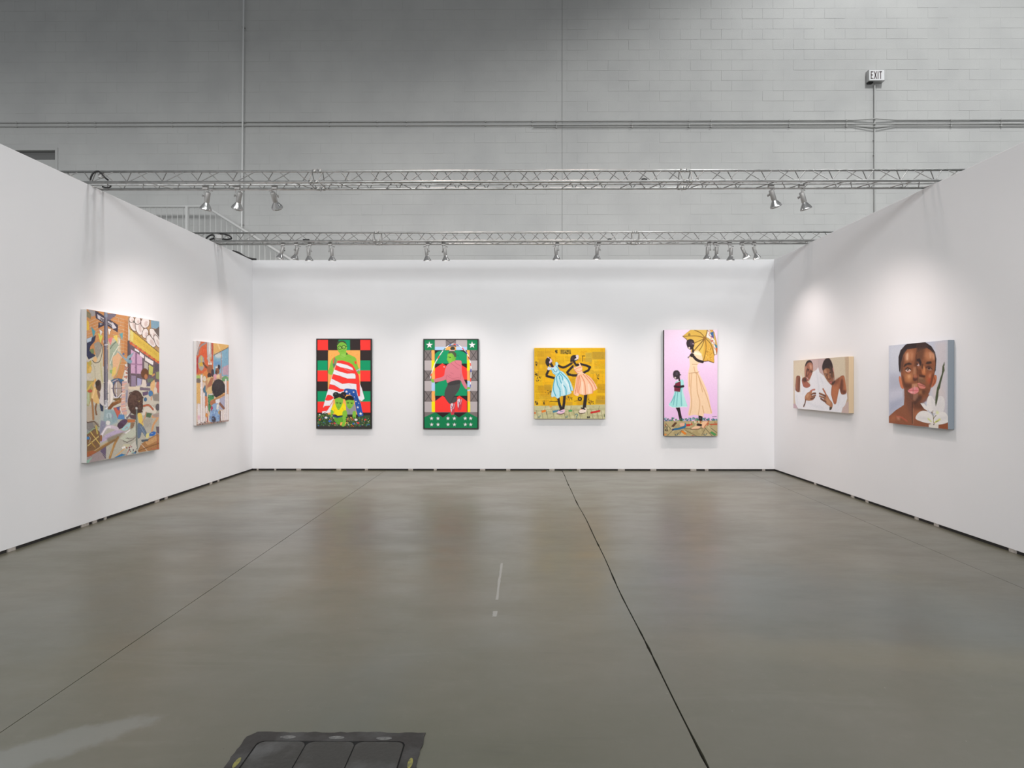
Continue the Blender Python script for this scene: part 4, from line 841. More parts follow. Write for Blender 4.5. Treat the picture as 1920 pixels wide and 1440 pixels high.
A.p([(640, 395), (665, 395), (675, 435), (650, 430)], RED); A.l([(672, 535), (712, 512)], 26, (190, 195, 200)); A.l([(680, 545), (700, 525)], 5, (60, 70, 70)); A.l([(290, 500), (330, 520)], 3, SKD)
# striped cloth
def stripe(t, b, c): A.p(t+b[::-1], c)
body = [(405, 388), (470, 385), (560, 410), (610, 440), (640, 480), (700, 590), (715, 700), (745, 780), (783, 922), (742, 962), (700, 935), (690, 890), (520, 790), (480, 840), (350, 920), (300, 1010), (240, 1110), (180, 1140), (180, 1105), (205, 1010), (240, 880), (275, 770), (310, 650), (345, 540), (385, 440)]
A.p(body, (240, 240, 246))
stripe([(405, 388), (470, 384), (560, 410), (612, 440)], [(392, 420), (450, 425), (545, 450), (618, 490)], RED)
A.p([(612, 440), (640, 480), (700, 590), (715, 700), (718, 888), (690, 888), (660, 600), (618, 500)], RED)
stripe([(383, 448), (440, 478), (540, 500), (612, 520), (660, 545)], [(362, 512), (430, 540), (540, 570), (610, 565), (668, 575)], RED)
stripe([(340, 575), (430, 600), (540, 640), (660, 640)], [(318, 640), (400, 680), (470, 715), (560, 705), (690, 720)], RED)
stripe([(290, 718), (360, 735), (440, 785), (500, 795)], [(272, 790), (350, 800), (430, 832), (480, 820)], RED)
A.p([(655, 540), (700, 600), (716, 720), (718, 890), (692, 890), (672, 800), (668, 720), (658, 640)], RED)
A.p([(262, 872), (310, 880), (340, 905), (350, 915), (290, 950), (228, 945), (240, 905)], RED, sm=True)
A.p([(215, 1030), (290, 1025), (350, 940), (300, 1050), (240, 1100), (180, 1105), (150, 1112)], RED); A.p([(352, 925), (345, 950), (290, 1040), (240, 1115), (200, 1140), (300, 1120), (330, 1000)], (238, 238, 244))
for pts in ([(500, 500), (560, 530), (600, 530)], [(380, 550), (440, 590)], [(320, 660), (380, 720), (430, 760)], [(560, 720), (600, 760)], [(715, 700), (735, 900)], [(300, 800), (330, 850)]): A.l(pts, 5, (205, 205, 222), a=.8, sm=True)
# blue field with stars
A.p([(495, 800), (530, 782), (600, 790), (660, 800), (680, 870), (700, 930), (730, 1000), (745, 1080), (762, 1165), (700, 1185), (665, 1100), (640, 960), (610, 890), (560, 870), (500, 860)], (38, 88, 172), sm=True)
A.l([(520, 860), (590, 855), (640, 880), (700, 960)], 8, (25, 60, 135), sm=True)
for x, y, R in ((528, 826, 22), (628, 832, 16), (572, 858, 14), (660, 965, 14), (686, 1048, 20), (726, 1138, 26), (700, 990, 10), (640, 900, 9)): A.star(x, y, R, (240, 242, 250), .5)
# children
A.p([(355, 1000), (420, 960), (500, 1000), (530, 1075), (505, 1110), (470, 1160), (400, 1170), (345, 1130), (305, 1070)], (250, 230, 20)); A.l([(360, 1080), (350, 1130)], 4, (215, 190, 10)); A.l([(470, 1060), (490, 1110)], 4, (215, 190, 10))
A.p([(520, 1010), (640, 1000), (660, 1105), (610, 1160), (540, 1155), (520, 1090)], (150, 152, 160)); A.l([(560, 1080), (570, 1140)], 3, (115, 118, 128)); A.r(540, 1150, 612, 1175, (45, 40, 50))
A.p([(305, 1085), (345, 1110), (330, 1160), (320, 1215), (295, 1215), (300, 1150)], SK, sm=True)
A.p([(470, 1115), (525, 1095), (535, 1180), (510, 1260), (490, 1320), (455, 1310), (475, 1240)], SK, sm=True); A.p([(340, 1160), (400, 1180), (470, 1170), (470, 1270), (400, 1290), (350, 1230)], SKD, sm=True); A.p([(335, 1155), (400, 1178), (470, 1168), (470, 1182), (395, 1200), (340, 1182)], (35, 62, 110))
A.p([(615, 1115), (655, 1105), (660, 1180), (640, 1220), (615, 1210)], SK, sm=True)
A.p([(365, 925), (400, 915), (470, 925), (475, 975), (450, 1040), (415, 1088), (390, 1060), (368, 1000)], SK, sm=True); A.p([(518, 945), (560, 930), (625, 935), (632, 990), (605, 1045), (570, 1072), (535, 1040), (520, 990)], SK, sm=True)
A.e(378, 870, 44, 40, (38, 42, 42)); A.e(485, 866, 40, 38, (38, 42, 42)); A.p([(350, 930), (365, 880), (430, 850), (490, 880), (512, 930), (470, 925), (430, 905), (385, 920)], (32, 36, 36), sm=True)
A.p([(512, 950), (515, 905), (560, 880), (615, 895), (630, 945), (560, 940)], (25, 26, 28), sm=True); A.l([(425, 870), (428, 915)], 3, (70, 80, 75)); A.l([(365, 855), (385, 862)], 4, (220, 220, 225)); A.l([(480, 868), (495, 880)], 4, (225, 90, 90))
for x, y in ((395, 985), (440, 990), (548, 985), (600, 990)): A.l([(x-16, y-8), (x+14, y-4)], 5, (45, 75, 35)); A.e(x, y+4, 11, 5, (45, 70, 40))
for x, y in ((414, 1045), (572, 1045)): A.l([(x-14, y), (x+14, y)], 6, (80, 130, 50)); A.l([(x-4, y-30), (x-7, y-18), (x+7, y-18)], 3, SKD)
# flower bed
A.p([(90, 1180), (150, 1150), (220, 1135), (290, 1170), (330, 1210), (400, 1290), (520, 1290), (620, 1215), (700, 1180), (770, 1165), (860, 1160), (870, 1345), (90, 1345)], (62, 84, 52), a=.92)
A.p([(90, 1290), (250, 1310), (600, 1330), (870, 1280), (870, 1345), (90, 1345)], (58, 52, 56), soft=8)
A.p([(440, 1260), (530, 1255), (510, 1310), (430, 1305)], ORG); A.e(570, 1215, 42, 32, (240, 165, 95)); A.p([(470, 1180), (530, 1170), (515, 1260), (490, 1320), (455, 1310), (475, 1240)], SK, sm=True)
A.scatter(150, (110, 1150, 330, 1310), [(70, 120, 60), (50, 95, 55), (90, 130, 70), (46, 66, 60), (40, 60, 44)], 6, 12)
A.scatter(190, (520, 1190, 860, 1320), [(70, 120, 60), (50, 95, 55), (90, 130, 70), (46, 66, 60), (40, 60, 44)], 6, 12)
A.scatter(46, (115, 1170, 400, 1330), [(205, 205, 200), (150, 160, 130), (205, 70, 50), (60, 100, 170), (200, 190, 90), (90, 130, 90)], 5, 10)
A.scatter(48, (520, 1200, 855, 1330), [(205, 205, 200), (150, 160, 130), (205, 70, 50), (60, 100, 170), (200, 190, 90), (90, 130, 90)], 5, 10)
for x, y, c, R in ((235, 1195, (235, 235, 240), 20), (285, 1245, (60, 100, 200), 18), (355, 1275, (200, 60, 60), 15), (660, 1225, (235, 225, 230), 22), (690, 1270, (220, 60, 50), 18), (790, 1222, (220, 60, 50), 16), (145, 1225, (220, 70, 50), 15), (625, 1280, (60, 100, 190), 15), (145, 1155, (235, 235, 240), 12)): A.e(x, y, R, R*.8, c)
A.outline(0.18, 30, 110)
TL, U, N, w, h = back_rect(CR3, Q3, 0.045)
hang(A, TL, U, N, w, h, 0.045, 'black framed painting of a green skinned woman wrapped in a red striped flag', M['frame'], True)
# ---- framed painting: jumping girl with a skipping rope
CR4 = (782, 625, 7.577); Q4 = [(112, 95), (866, 95), (848, 1344), (98, 1344)]
A = Art(Q4, 190, 310, 4); GL = (186, 178, 180); GD = (124, 116, 116); YEL = (255, 235, 0); LB = (178, 210, 245); BK = (38, 28, 32)
A.fill(GL)
for x0, x1, c in ((90, 260, (0, 132, 80)), (260, 416, GL), (416, 560, GD), (560, 718, GL), (718, 880, (0, 132, 80))): A.r(x0, 80, x1, 195 if c in (GL, GD) else 240, c)
A.r(260, 195, 718, 240, LB); A.r(412, 192, 560, 240, ORG)
rows = [(240, 386, GD, ORG), (386, 530, GL, YEL), (530, 676, GD, ORG), (676, 822, GL, LB), (822, 968, GD, ORG), (968, 1120, GL, YEL), (1120, 1200, GD, GD)]
for y0, y1, c, s_ in rows:
    A.r(90, y0, 214, y1, c); A.r(748, y0, 880, y1, c); A.r(212-(y0-240)*.01, y0, 258, y1, s_); A.r(708, y0, 752-(y0-240)*.004, y1, s_)
    if c == GD and y0 < 1100:
        for xa_, xb_ in ((112, 212), (756, 856)): A.l([(xa_, y0), (xb_, y1)], 5, (45, 38, 40)); A.l([(xb_, y0), (xa_, y1)], 5, (45, 38, 40)); A.l([(xa_, y1), (xb_, y1)], 4, (70, 62, 64))
A.l([(418, 95), (560, 190)], 5, (45, 38, 40)); A.l([(560, 95), (418, 190)], 5, (45, 38, 40))
A.r(256, 240, 712, 1120, BK)
A.p([(258, 300), (300, 262), (380, 244), (600, 244), (660, 262), (712, 300), (712, 430), (256, 430)], (0, 152, 100))
A.p([(256, 500), (365, 428), (440, 480), (480, 520), (600, 430), (712, 500), (712, 660), (256, 660)], RED); A.p([(256, 722), (370, 660), (610, 660), (712, 722), (706, 886), (252, 886)], (0, 152, 100))
A.p([(252, 965), (362, 886), (470, 965), (600, 886), (706, 965), (704, 1120), (250, 1120)], RED)
A.p([(90, 1195), (255, 1120), (365, 1195), (470, 1120), (590, 1195), (708, 1120), (860, 1200), (860, 1350), (90, 1350)], (0, 128, 78)); A.p([(258, 1122), (470, 1122), (362, 1196)], BK); A.p([(480, 1122), (705, 1122), (588, 1196)], BK)
for x, y in ((183, 168), (788, 168)): A.star(x, y, 52, (240, 240, 245))
for x in (202, 292, 433, 523, 676, 753):
    for y in (1208, 1294): A.star(x, y, 30, (238, 238, 242))
# rope
rope = [(190, 640), (215, 550), (260, 430), (330, 310), (410, 210), (490, 160), (560, 158), (640, 200), (710, 280), (752, 380), (768, 480), (766, 600), (756, 740), (752, 770)]
A.l(rope, 12, (240, 240, 245), sm=True)
for i, (t, c) in enumerate(((.03, RED), (.12, (240, 240, 240)), (.2, RED), (.28, (40, 130, 70)), (.36, (60, 120, 210)), (.43, RED), (.47, (70, 80, 190)), (.55, RED), (.6, (60, 80, 190)), (.66, (180, 40, 40)), (.73, RED), (.79, (60, 90, 200)), (.87, RED), (.92, (60, 70, 180)), (.97, (60, 90, 200)))):
    q = np.array(rope, float); f = t*(len(q)-1); j = int(f); a_ = q[j]+(q[min(j+1, len(q)-1)]-q[j])*(f-j); f2 = f+.3; j2 = min(int(f2), len(q)-2); b2 = q[j2]+(q[j2+1]-q[j2])*(min(f2-j2, 1))
    A.l([a_, b2], 12, c)
# girl
A.p([(200, 655), (235, 652), (262, 670), (255, 695), (220, 700), (205, 680)], SK, sm=True); A.p([(700, 775), (730, 765), (755, 780), (740, 797), (708, 797)], SK, sm=True)
A.p([(440, 705), (520, 665), (612, 660), (612, 740), (590, 810), (540, 880), (520, 905), (560, 900), (560, 960), (520, 990), (470, 1005), (430, 970), (390, 900), (395, 820), (430, 740)], (74, 74, 74), sm=True); A.l([(470, 740), (600, 700)], 5, (55, 55, 56)); A.l([(520, 900), (480, 980)], 6, (52, 52, 54)); A.p([(445, 700), (520, 668), (610, 662), (610, 715), (530, 735), (440, 740)], (52, 50, 52), a=.7, soft=5)
PK = (216, 124, 138); PKD = (178, 92, 106)
A.p([(430, 450), (480, 420), (540, 388), (600, 385), (634, 400), (636, 480), (640, 560), (660, 640), (710, 760), (690, 795), (640, 720), (615, 670), (540, 670), (470, 690), (430, 705), (412, 655), (380, 670), (262, 695), (245, 655), (330, 630), (385, 600), (400, 520)], PK, sm=True)
A.l([(480, 425), (540, 470), (590, 510)], 5, PKD, sm=True); A.l([(540, 395), (560, 430), (628, 470)], 5, PKD, sm=True); A.l([(415, 655), (425, 600), (490, 640), (600, 630)], 4, PKD, sm=True); A.l([(625, 580), (615, 650)], 4, PKD); A.l([(480, 560), (520, 580)], 4, PKD); A.l([(455, 590), (490, 610)], 4, PKD); A.l([(430, 690), (520, 660), (612, 650)], 4, PKD, sm=True)
A.p([(440, 300), (470, 265), (520, 262), (555, 290), (556, 350), (540, 390), (500, 405), (465, 428), (440, 400), (430, 370), (436, 345)], SK, sm=True); A.p([(505, 300), (540, 300), (545, 390), (500, 400)], SKD, a=.5, soft=8)
A.p([(450, 290), (470, 258), (525, 255), (560, 290), (562, 330), (540, 345), (525, 315), (500, 285)], (72, 84, 62), sm=True); A.l([(478, 272), (520, 300), (540, 340)], 3, (110, 130, 95)); A.e(512, 218, 34, 26, (52, 58, 46)); A.l([(470, 246), (535, 246)], 14, (214, 180, 190)); A.e(545, 358, 10, 18, SKD)
A.l([(445, 338), (480, 340)], 5, (40, 60, 35)); A.l([(462, 350), (486, 348)], 5, (35, 45, 30)); A.l([(438, 378), (446, 384)], 4, SKD); A.l([(440, 398), (460, 398)], 4, (80, 120, 50)); A.e(388, 478, 9, 8, (225, 230, 230)); A.l([(560, 330), (590, 310), (608, 360)], 3, (0, 110, 70))
for dx, dy in ((0, 0), (98, -62)):
    A.p([(472+dx, 1010+dy), (500+dx, 990+dy), (538+dx, 1000+dy), (536+dx, 1060+dy), (522+dx, 1140+dy), (495+dx, 1158+dy), (474+dx, 1140+dy)], (205, 58, 76), sm=True)
    A.p([(472+dx, 1010+dy), (498+dx, 992+dy), (512+dx, 1010+dy), (498+dx, 1060+dy), (484+dx, 1120+dy), (472+dx, 1090+dy)], (225, 205, 215), sm=True); A.l([(480+dx, 1030+dy), (500+dx, 1050+dy), (480+dx, 1070+dy)], 5, (70, 60, 110)); A.l([(532+dx, 1000+dy), (512+dx, 1070+dy)], 6, (240, 235, 240))
A.outline(0.15, 30, 110)
TL, U, N, w, h = back_rect(CR4, Q4, 0.045)
hang(A, TL, U, N, w, h, 0.045, 'black framed painting of a girl in a pink hoodie jumping with a skipping rope', M['frame'], True)
# ---- two girls in blue and peach dresses on a yellow newspaper collage
CR5 = (992, 642, 9.351); Q5 = [(95, 97), (1338, 96), (1330, 1338), (87, 1338)]
A = Art(Q5, 240, 240, 5); g = A.rng
A.fill((232, 184, 16))
for _ in range(90):
    x, y = g.uniform(80, 1300), g.uniform(90, 1080); c = [(238, 184, 14), (206, 154, 22), (242, 178, 6), (186, 142, 34), (236, 190, 50), (222, 162, 8)][g.integers(6)]
    A.r(x, y, x+g.uniform(60, 260), y+g.uniform(50, 190), c, a=.55, soft=3)
A.r(1110, 165, 1330, 300, (190, 155, 50), a=.8); A.r(990, 180, 1105, 345, (205, 175, 70), a=.8); A.r(265, 740, 385, 830, (190, 150, 40), a=.7); A.r(1195, 725, 1330, 890, (215, 165, 20), a=.9); A.r(1160, 1000, 1330, 1075, (180, 145, 50), a=.8); A.r(690, 470, 820, 570, (200, 160, 60), a=.6); A.r(650, 1040, 760, 1110, (205, 160, 40), a=.8)
def text(x0, y0, x1, y1, step, c, a=.55):
    y = y0
    while y < y1:
        x = x0
        while x < x1:
            wd = g.uniform(8, 26); A.l([(x, y), (min(x+wd, x1), y)], 5, c, a=a*g.uniform(.4, 1)); x += wd+8
        y += step
for k in range(26):
    x, y = 95+(k % 6)*205+g.uniform(-20, 20), 110+(k//6)*195+g.uniform(-20, 20); A.l([(x, y), (x+190, y), (x+190, y+180)], 4, (176, 132, 18), a=.7); text(x+8, y+16, x+180, y+165, 17, (150, 112, 16), .4)
for b_ in ((110, 110, 270, 260), (1120, 180, 1325, 300), (995, 200, 1100, 340), (1200, 740, 1325, 880), (290, 110, 450, 200), (460, 260, 620, 380), (110, 750, 250, 900), (640, 250, 740, 330), (760, 600, 800, 760), (1150, 340, 1320, 470), (120, 910, 380, 990), (1070, 500, 1320, 550)): text(*b_, 15, (120, 92, 20))
for b_ in ((470, 140, 500, 200), (555, 130, 735, 205)): A.r(*b_, (120, 100, 30), a=.75); A.scatter(22, b_, [(60, 50, 20), (200, 165, 60)], 5, 13)
for b_ in ((110, 515, 165, 600), (130, 600, 215, 685), (265, 835, 385, 910), (110, 1020, 155, 1085), (240, 1020, 272, 1085), (660, 950, 760, 1005), (115, 345, 160, 410), (1180, 565, 1235, 640)): A.scatter(16, b_, [(62, 52, 24), (92, 74, 28), (150, 120, 40), (200, 160, 40)], 6, 13)
A.e(888, 990, 38, 36, (45, 40, 30)); A.e(888, 990, 16, 15, (190, 150, 40)); A.l([(790, 1030), (860, 1020)], 6, (90, 70, 30)); A.l([(355, 1040), (385, 1030), (420, 1036), (500, 1034)], 9, (60, 48, 20)); A.l([(935, 240), (975, 240)], 12, (70, 58, 20)); A.l([(938, 240), (938, 335)], 9, (80, 66, 22)); text(1190, 940, 1325, 1000, 22, (70, 70, 50), .9); A.scatter(18, (1030, 990, 1140, 1100), [(120, 60, 30), (70, 55, 30)], 5, 11)
# street of printed board squares
A.p([(80, 1108), (260, 1112), (700, 1105), (1340, 1085), (1340, 1345), (80, 1345)], (196, 192, 146))
A.scatter(60, (90, 1120, 1320, 1330), [(186, 180, 134), (206, 202, 160)], 15, 40)
for pts in ([(85, 1225), (290, 1180), (1330, 1180)], [(85, 1185), (290, 1215), (640, 1205), (1330, 1150)]): A.l(pts, 4, (150, 146, 108))
for x, c in ((125, 0), (215, 0), (300, 0), (410, 0), (605, 0), (690, 0), (775, 0), (870, 0), (1010, 0), (1090, 0), (1180, 0), (1255, 0)): A.l([(x, 1190), (x+28, 1335)], 4, (95, 90, 70))
for x in (290, 740, 1230): A.l([(x, 1115), (x-20, 1185)], 4, (110, 105, 80))
for pts, c in (([(88, 1222), (112, 1215), (118, 1250), (90, 1255)], (215, 110, 50)), ([(215, 1195), (290, 1178), (296, 1215), (220, 1230)], (228, 125, 40)), ([(410, 1195), (520, 1180), (525, 1210), (415, 1232)], (70, 130, 155)), ([(690, 1185), (752, 1178), (755, 1210), (695, 1218)], (85, 165, 100)), ([(1070, 1215), (1238, 1182), (1243, 1215), (1075, 1248)], (205, 42, 42)), ([(345, 1118), (415, 1115), (378, 1138)], (235, 150, 60))): A.p(pts, c)
A.l([(808, 1270), (815, 1255), (840, 1255), (848, 1275), (830, 1295), (828, 1310)], 12, (70, 125, 135), sm=True); A.e(826, 1328, 7, 7, (70, 125, 135))
for x in (180, 660): A.l([(x-22, 1300), (x-10, 1312), (x+10, 1298), (x+20, 1276)], 8, (90, 130, 130), sm=True); A.e(x-5, 1296, 15, 15, (150, 165, 140)); A.l([(x-25, 1318), (x+10, 1318)], 5, (90, 85, 70))
A.p([(1012, 1290), (1030, 1300), (1050, 1300), (1060, 1285), (1066, 1330), (1052, 1320), (1030, 1318), (1012, 1330)], (45, 40, 35)); text(150, 1240, 640, 1260, 16, (120, 115, 90), .6); text(1100, 1270, 1300, 1290, 14, (120, 115, 90), .6); A.l([(303, 1225), (312, 1265)], 9, (70, 75, 90)); A.l([(360, 1320), (405, 1290)], 5, (130, 120, 90)); A.l([(1315, 1255), (1315, 1305)], 9, (60, 90, 60))
SKN = (42, 34, 36)
# blue girl
A.l([(345, 490), (310, 560), (312, 590), (380, 610), (450, 625)], 40, SKN); A.l([(500, 400), (590, 440), (660, 420), (745, 370)], 38, SKN, sm=True); A.l([(725, 375), (770, 355)], 18, (70, 50, 45))
A.l([(510, 960), (530, 1080), (560, 1160)], 44, SKN); A.l([(622, 930), (612, 1060), (595, 1150)], 46, SKN); A.l([(380, 370), (415, 425)], 42, SKN)
LBU = (188, 228, 238); LB2 = (75, 185, 214); LB3 = (20, 135, 170)
A.p([(340, 420), (375, 440), (430, 435), (470, 390), (490, 350), (520, 380), (505, 415), (540, 490), (600, 520), (680, 610), (740, 720), (775, 840), (735, 850), (740, 885), (690, 915), (600, 935), (560, 940), (500, 985), (455, 950), (388, 950), (410, 800), (440, 660), (465, 580), (420, 545), (390, 480), (335, 490)], LBU, sm=True)
A.l([(400, 460), (425, 520), (470, 560), (530, 535), (545, 505)], 9, LB2, sm=True); A.l([(455, 400), (500, 440), (530, 500)], 12, LB2, sm=True); A.l([(425, 470), (450, 510), (480, 520), (495, 480)], 9, LB3, sm=True); A.l([(380, 440), (430, 440), (470, 395)], 9, (235, 205, 225), sm=True)
for pts in ([(480, 600), (500, 740), (540, 830), (545, 945)], [(530, 590), (560, 700), (640, 800), (650, 920)], [(560, 530), (680, 660), (720, 780), (735, 850)], [(455, 640), (430, 740), (430, 840), (470, 940)], [(490, 590), (520, 560), (545, 520)], [(545, 560), (580, 600), (590, 660)]): A.l(pts, 15, LB2, sm=True, soft=1.5); A.l(pts, 5, LB3, sm=True)
A.l([(520, 700), (560, 830)], 8, (140, 212, 228)); A.l([(620, 650), (690, 760), (700, 860)], 26, (222, 242, 246), sm=True, soft=4); A.l([(585, 720), (610, 900)], 24, (222, 242, 246), soft=4); A.e(485, 365, 22, 22, (180, 225, 235)); A.e(345, 460, 22, 28, (215, 215, 232))
A.p([(290, 330), (310, 280), (355, 262), (385, 290), (402, 330), (395, 370), (365, 385), (345, 425), (315, 410), (295, 370)], SKN, sm=True); A.p([(352, 270), (385, 285), (410, 330), (395, 345), (370, 375), (355, 350), (372, 310)], (225, 195, 215), sm=True); A.e(372, 272, 12, 14, SKN); A.l([(330, 260), (352, 275)], 14, (215, 190, 200))
# peach girl
A.l([(770, 420), (710, 480), (670, 525), (690, 560), (770, 580), (850, 580)], 40, SKN); A.l([(900, 380), (1000, 405), (1070, 435), (1040, 490), (960, 530)], 38, SKN); A.e(850, 570, 36, 22, SKN, -25); A.e(945, 535, 36, 18, SKN, 10)
A.l([(990, 930), (975, 1060), (965, 1140)], 56, SKN); A.l([(790, 340), (825, 400)], 34, SKN); A.e(845, 395, 36, 24, SKN)
PE = (252, 204, 170); PE2 = (242, 155, 112); PE3 = (205, 105, 72)
A.p([(785, 410), (800, 440), (850, 420), (885, 400), (872, 365), (890, 360), (910, 400), (935, 440), (930, 500), (960, 540), (1050, 590), (1130, 680), (1190, 790), (1180, 825), (1115, 860), (1110, 890), (1010, 915), (950, 922), (880, 905), (855, 938), (780, 900), (805, 760), (825, 620), (850, 560), (795, 490)], PE, sm=True)
A.l([(800, 480), (860, 450), (925, 430)], 14, PE2, sm=True); A.l([(820, 500), (880, 510), (925, 490)], 12, PE2, sm=True); A.l([(795, 480), (830, 530), (870, 545)], 7, PE3, sm=True)
for pts in ([(880, 580), (895, 720), (870, 860), (880, 905)], [(905, 570), (970, 700), (985, 860), (985, 915)], [(950, 560), (1060, 700), (1110, 800), (1115, 885)], [(1000, 575), (1110, 690), (1175, 825)], [(845, 600), (835, 740), (805, 900)], [(870, 600), (860, 740), (845, 880)]): A.l(pts, 18, PE2, sm=True, soft=2, a=.8); A.l(pts, 4, PE3, sm=True)
A.l([(930, 700), (935, 890)], 26, (254, 222, 196), soft=4); A.l([(1040, 740), (1060, 880)], 28, (254, 222, 196), soft=4)
A.p([(725, 300), (745, 245), (795, 222), (840, 235), (870, 270), (850, 310), (820, 330), (790, 345), (760, 340), (730, 345)], SKN, sm=True); A.p([(820, 235), (862, 222), (872, 262), (850, 300), (815, 325), (800, 300), (830, 270)], (220, 205, 205), sm=True); A.e(855, 285, 14, 10, (235, 225, 225)); A.e(822, 315, 14, 9, (50, 90, 80)); A.e(765, 285, 22, 34, (72, 58, 58), soft=5, a=.7)
# shoes
A.p([(490, 1225), (520, 1190), (560, 1190), (600, 1165), (625, 1180), (615, 1225), (560, 1250), (500, 1250)], (235, 195, 215), sm=True); A.l([(485, 1248), (560, 1256), (615, 1235)], 11, (90, 60, 60), sm=True); A.l([(530, 1188), (610, 1160)], 16, SKN); A.l([(545, 1210), (590, 1205)], 10, (90, 140, 190))
A.p([(870, 1215), (890, 1180), (930, 1175), (985, 1140), (1005, 1180), (985, 1225), (930, 1232), (880, 1235)], (240, 222, 208), sm=True); A.l([(868, 1225), (900, 1248), (975, 1232)], 12, (85, 58, 52), sm=True); A.l([(915, 1150), (975, 1170)], 20, SKN); A.e(910, 1175, 16, 9, (240, 130, 90))
A.dabs(900, 22, 6, 7); A.outline(0.15, 25, 90)
M['edge_y'] = newmat('yellow_canvas_edge', lin((165, 128, 40)), 0.7)
TL, U, N, w, h = back_rect(CR5, Q5, 0.055)
hang(A, TL, U, N, w, h, 0.055, 'square yellow collage painting of two girls in blue and peach dresses', M['edge_y'])
# ---- tall pink painting: woman with parasol and small girl
CR6 = (1234, 608, 6.549); Q6 = [(79, 68), (731, 68), (725, 1373), (70, 1372)]
A = Art(Q6, 180, 350, 6); g = A.rng
A.fill((236, 208, 236))
for i in range(40):
    t = i/39; A.r(60, 60+i*28, 740, 60+(i+1)*28.5, (240-t*6, 216-t*22, 240-t*5))
A.p([(420, 60), (740, 60), (740, 500), (600, 500)], (244, 226, 242), a=.5, soft=30)
# parasol
A.p([(305, 148), (350, 110), (405, 68), (660, 66), (690, 100), (715, 200), (735, 300), (720, 372), (690, 380), (680, 470), (620, 450), (560, 455), (520, 440), (440, 360), (380, 240), (355, 180)], (214, 176, 84))
for pts, c in (([(340, 125), (405, 70), (470, 90), (560, 165), (400, 180), (352, 180)], (216, 176, 78)), ([(470, 70), (600, 68), (580, 165), (540, 140)], (222, 186, 96)), ([(560, 180), (600, 200), (680, 330), (690, 470), (600, 450), (560, 455)], (220, 170, 68)), ([(570, 190), (560, 300), (540, 440), (470, 350)], (222, 190, 94)), ([(430, 230), (550, 175), (500, 330), (430, 340)], (226, 192, 100))): A.p(pts, c, a=.85)
A.p([(600, 75), (640, 68), (660, 150), (700, 200), (705, 300), (715, 370), (690, 370), (680, 280), (630, 180), (595, 160)], (238, 230, 222)); A.p([(640, 110), (680, 90), (685, 170), (670, 160)], (60, 110, 165)); A.p([(690, 240), (722, 260), (730, 300), (710, 290)], (50, 130, 165)); A.p([(712, 290), (733, 290), (718, 370)], (205, 85, 45)); A.p([(640, 190), (680, 200), (660, 225)], (205, 100, 80)); A.e(655, 70, 26, 12, (225, 150, 40)); A.p([(650, 150), (670, 140), (685, 175)], (110, 60, 150)); A.l([(610, 80), (640, 100), (625, 130), (660, 165), (640, 190), (690, 230), (670, 260), (710, 320)], 7, (228, 150, 130))
for pts in ([(575, 165), (520, 105), (450, 75)], [(575, 170), (470, 145), (310, 150)], [(575, 175), (440, 235)], [(575, 175), (540, 270), (500, 330)], [(580, 180), (590, 300), (560, 440)], [(585, 175), (650, 250), (690, 380)], [(580, 160), (600, 110), (605, 70)]): A.l(pts, 8, (140, 100, 40), sm=True)
A.l([(305, 148), (352, 185), (380, 240)], 6, (150, 110, 50)); A.l([(520, 440), (560, 455), (620, 450), (680, 472)], 8, (120, 85, 40)); A.scatter(50, (590, 250, 685, 440), [(190, 140, 50), (240, 200, 100)], 3, 8); A.e(385, 130, 14, 18, (150, 120, 60)); A.l([(575, 175), (420, 350), (372, 412)], 10, (112, 80, 50)); A.e(372, 408, 7, 9, (150, 140, 140)); A.e(574, 172, 20, 16, (150, 105, 50))
# woman
A.l([(515, 1110), (520, 1160), (508, 1210)], 46, (44, 32, 36)); 
CRM = (244, 212, 176); CR2 = (206, 158, 112)
A.p([(400, 370), (450, 330), (500, 325), (545, 400), (540, 470), (500, 480), (480, 520), (500, 600), (560, 720), (610, 850), (640, 1000), (660, 1080), (640, 1100), (560, 1095), (555, 1130), (500, 1120), (440, 1110), (370, 1115), (385, 1000), (390, 900), (370, 780), (368, 620), (390, 500), (385, 420)], CRM, sm=True)
for pts in ([(415, 600), (400, 800), (410, 980), (385, 1110)], [(470, 600), (480, 820), (510, 960), (490, 1110)], [(500, 650), (545, 830)], [(440, 520), (460, 600), (500, 580)], [(540, 1000), (560, 1090)], [(390, 600), (385, 760)], [(480, 600), (520, 700), (600, 900), (650, 1085)]): A.l(pts, 9, CR2, sm=True, soft=2, a=.8)
A.l([(420, 490), (480, 490)], 6, CR2); A.l([(440, 350), (520, 370)], 30, (252, 232, 208), soft=5); A.l([(380, 600), (480, 590)], 5, CR2)
A.e(418, 380, 26, 24, (44, 32, 34)); A.l([(440, 400), (480, 440), (545, 462)], 30, (44, 32, 34), sm=True); A.l([(425, 300), (432, 340)], 22, (44, 32, 34)); A.l([(415, 310), (410, 340)], 14, (215, 178, 80))
A.p([(350, 230), (365, 195), (405, 184), (440, 205), (445, 260), (430, 295), (405, 312), (375, 300), (358, 270)], (50, 40, 46), sm=True); A.e(410, 235, 18, 26, (84, 74, 88), soft=5, a=.7); A.e(385, 290, 11, 12, (232, 214, 200)); A.e(432, 240, 9, 10, (180, 150, 175))
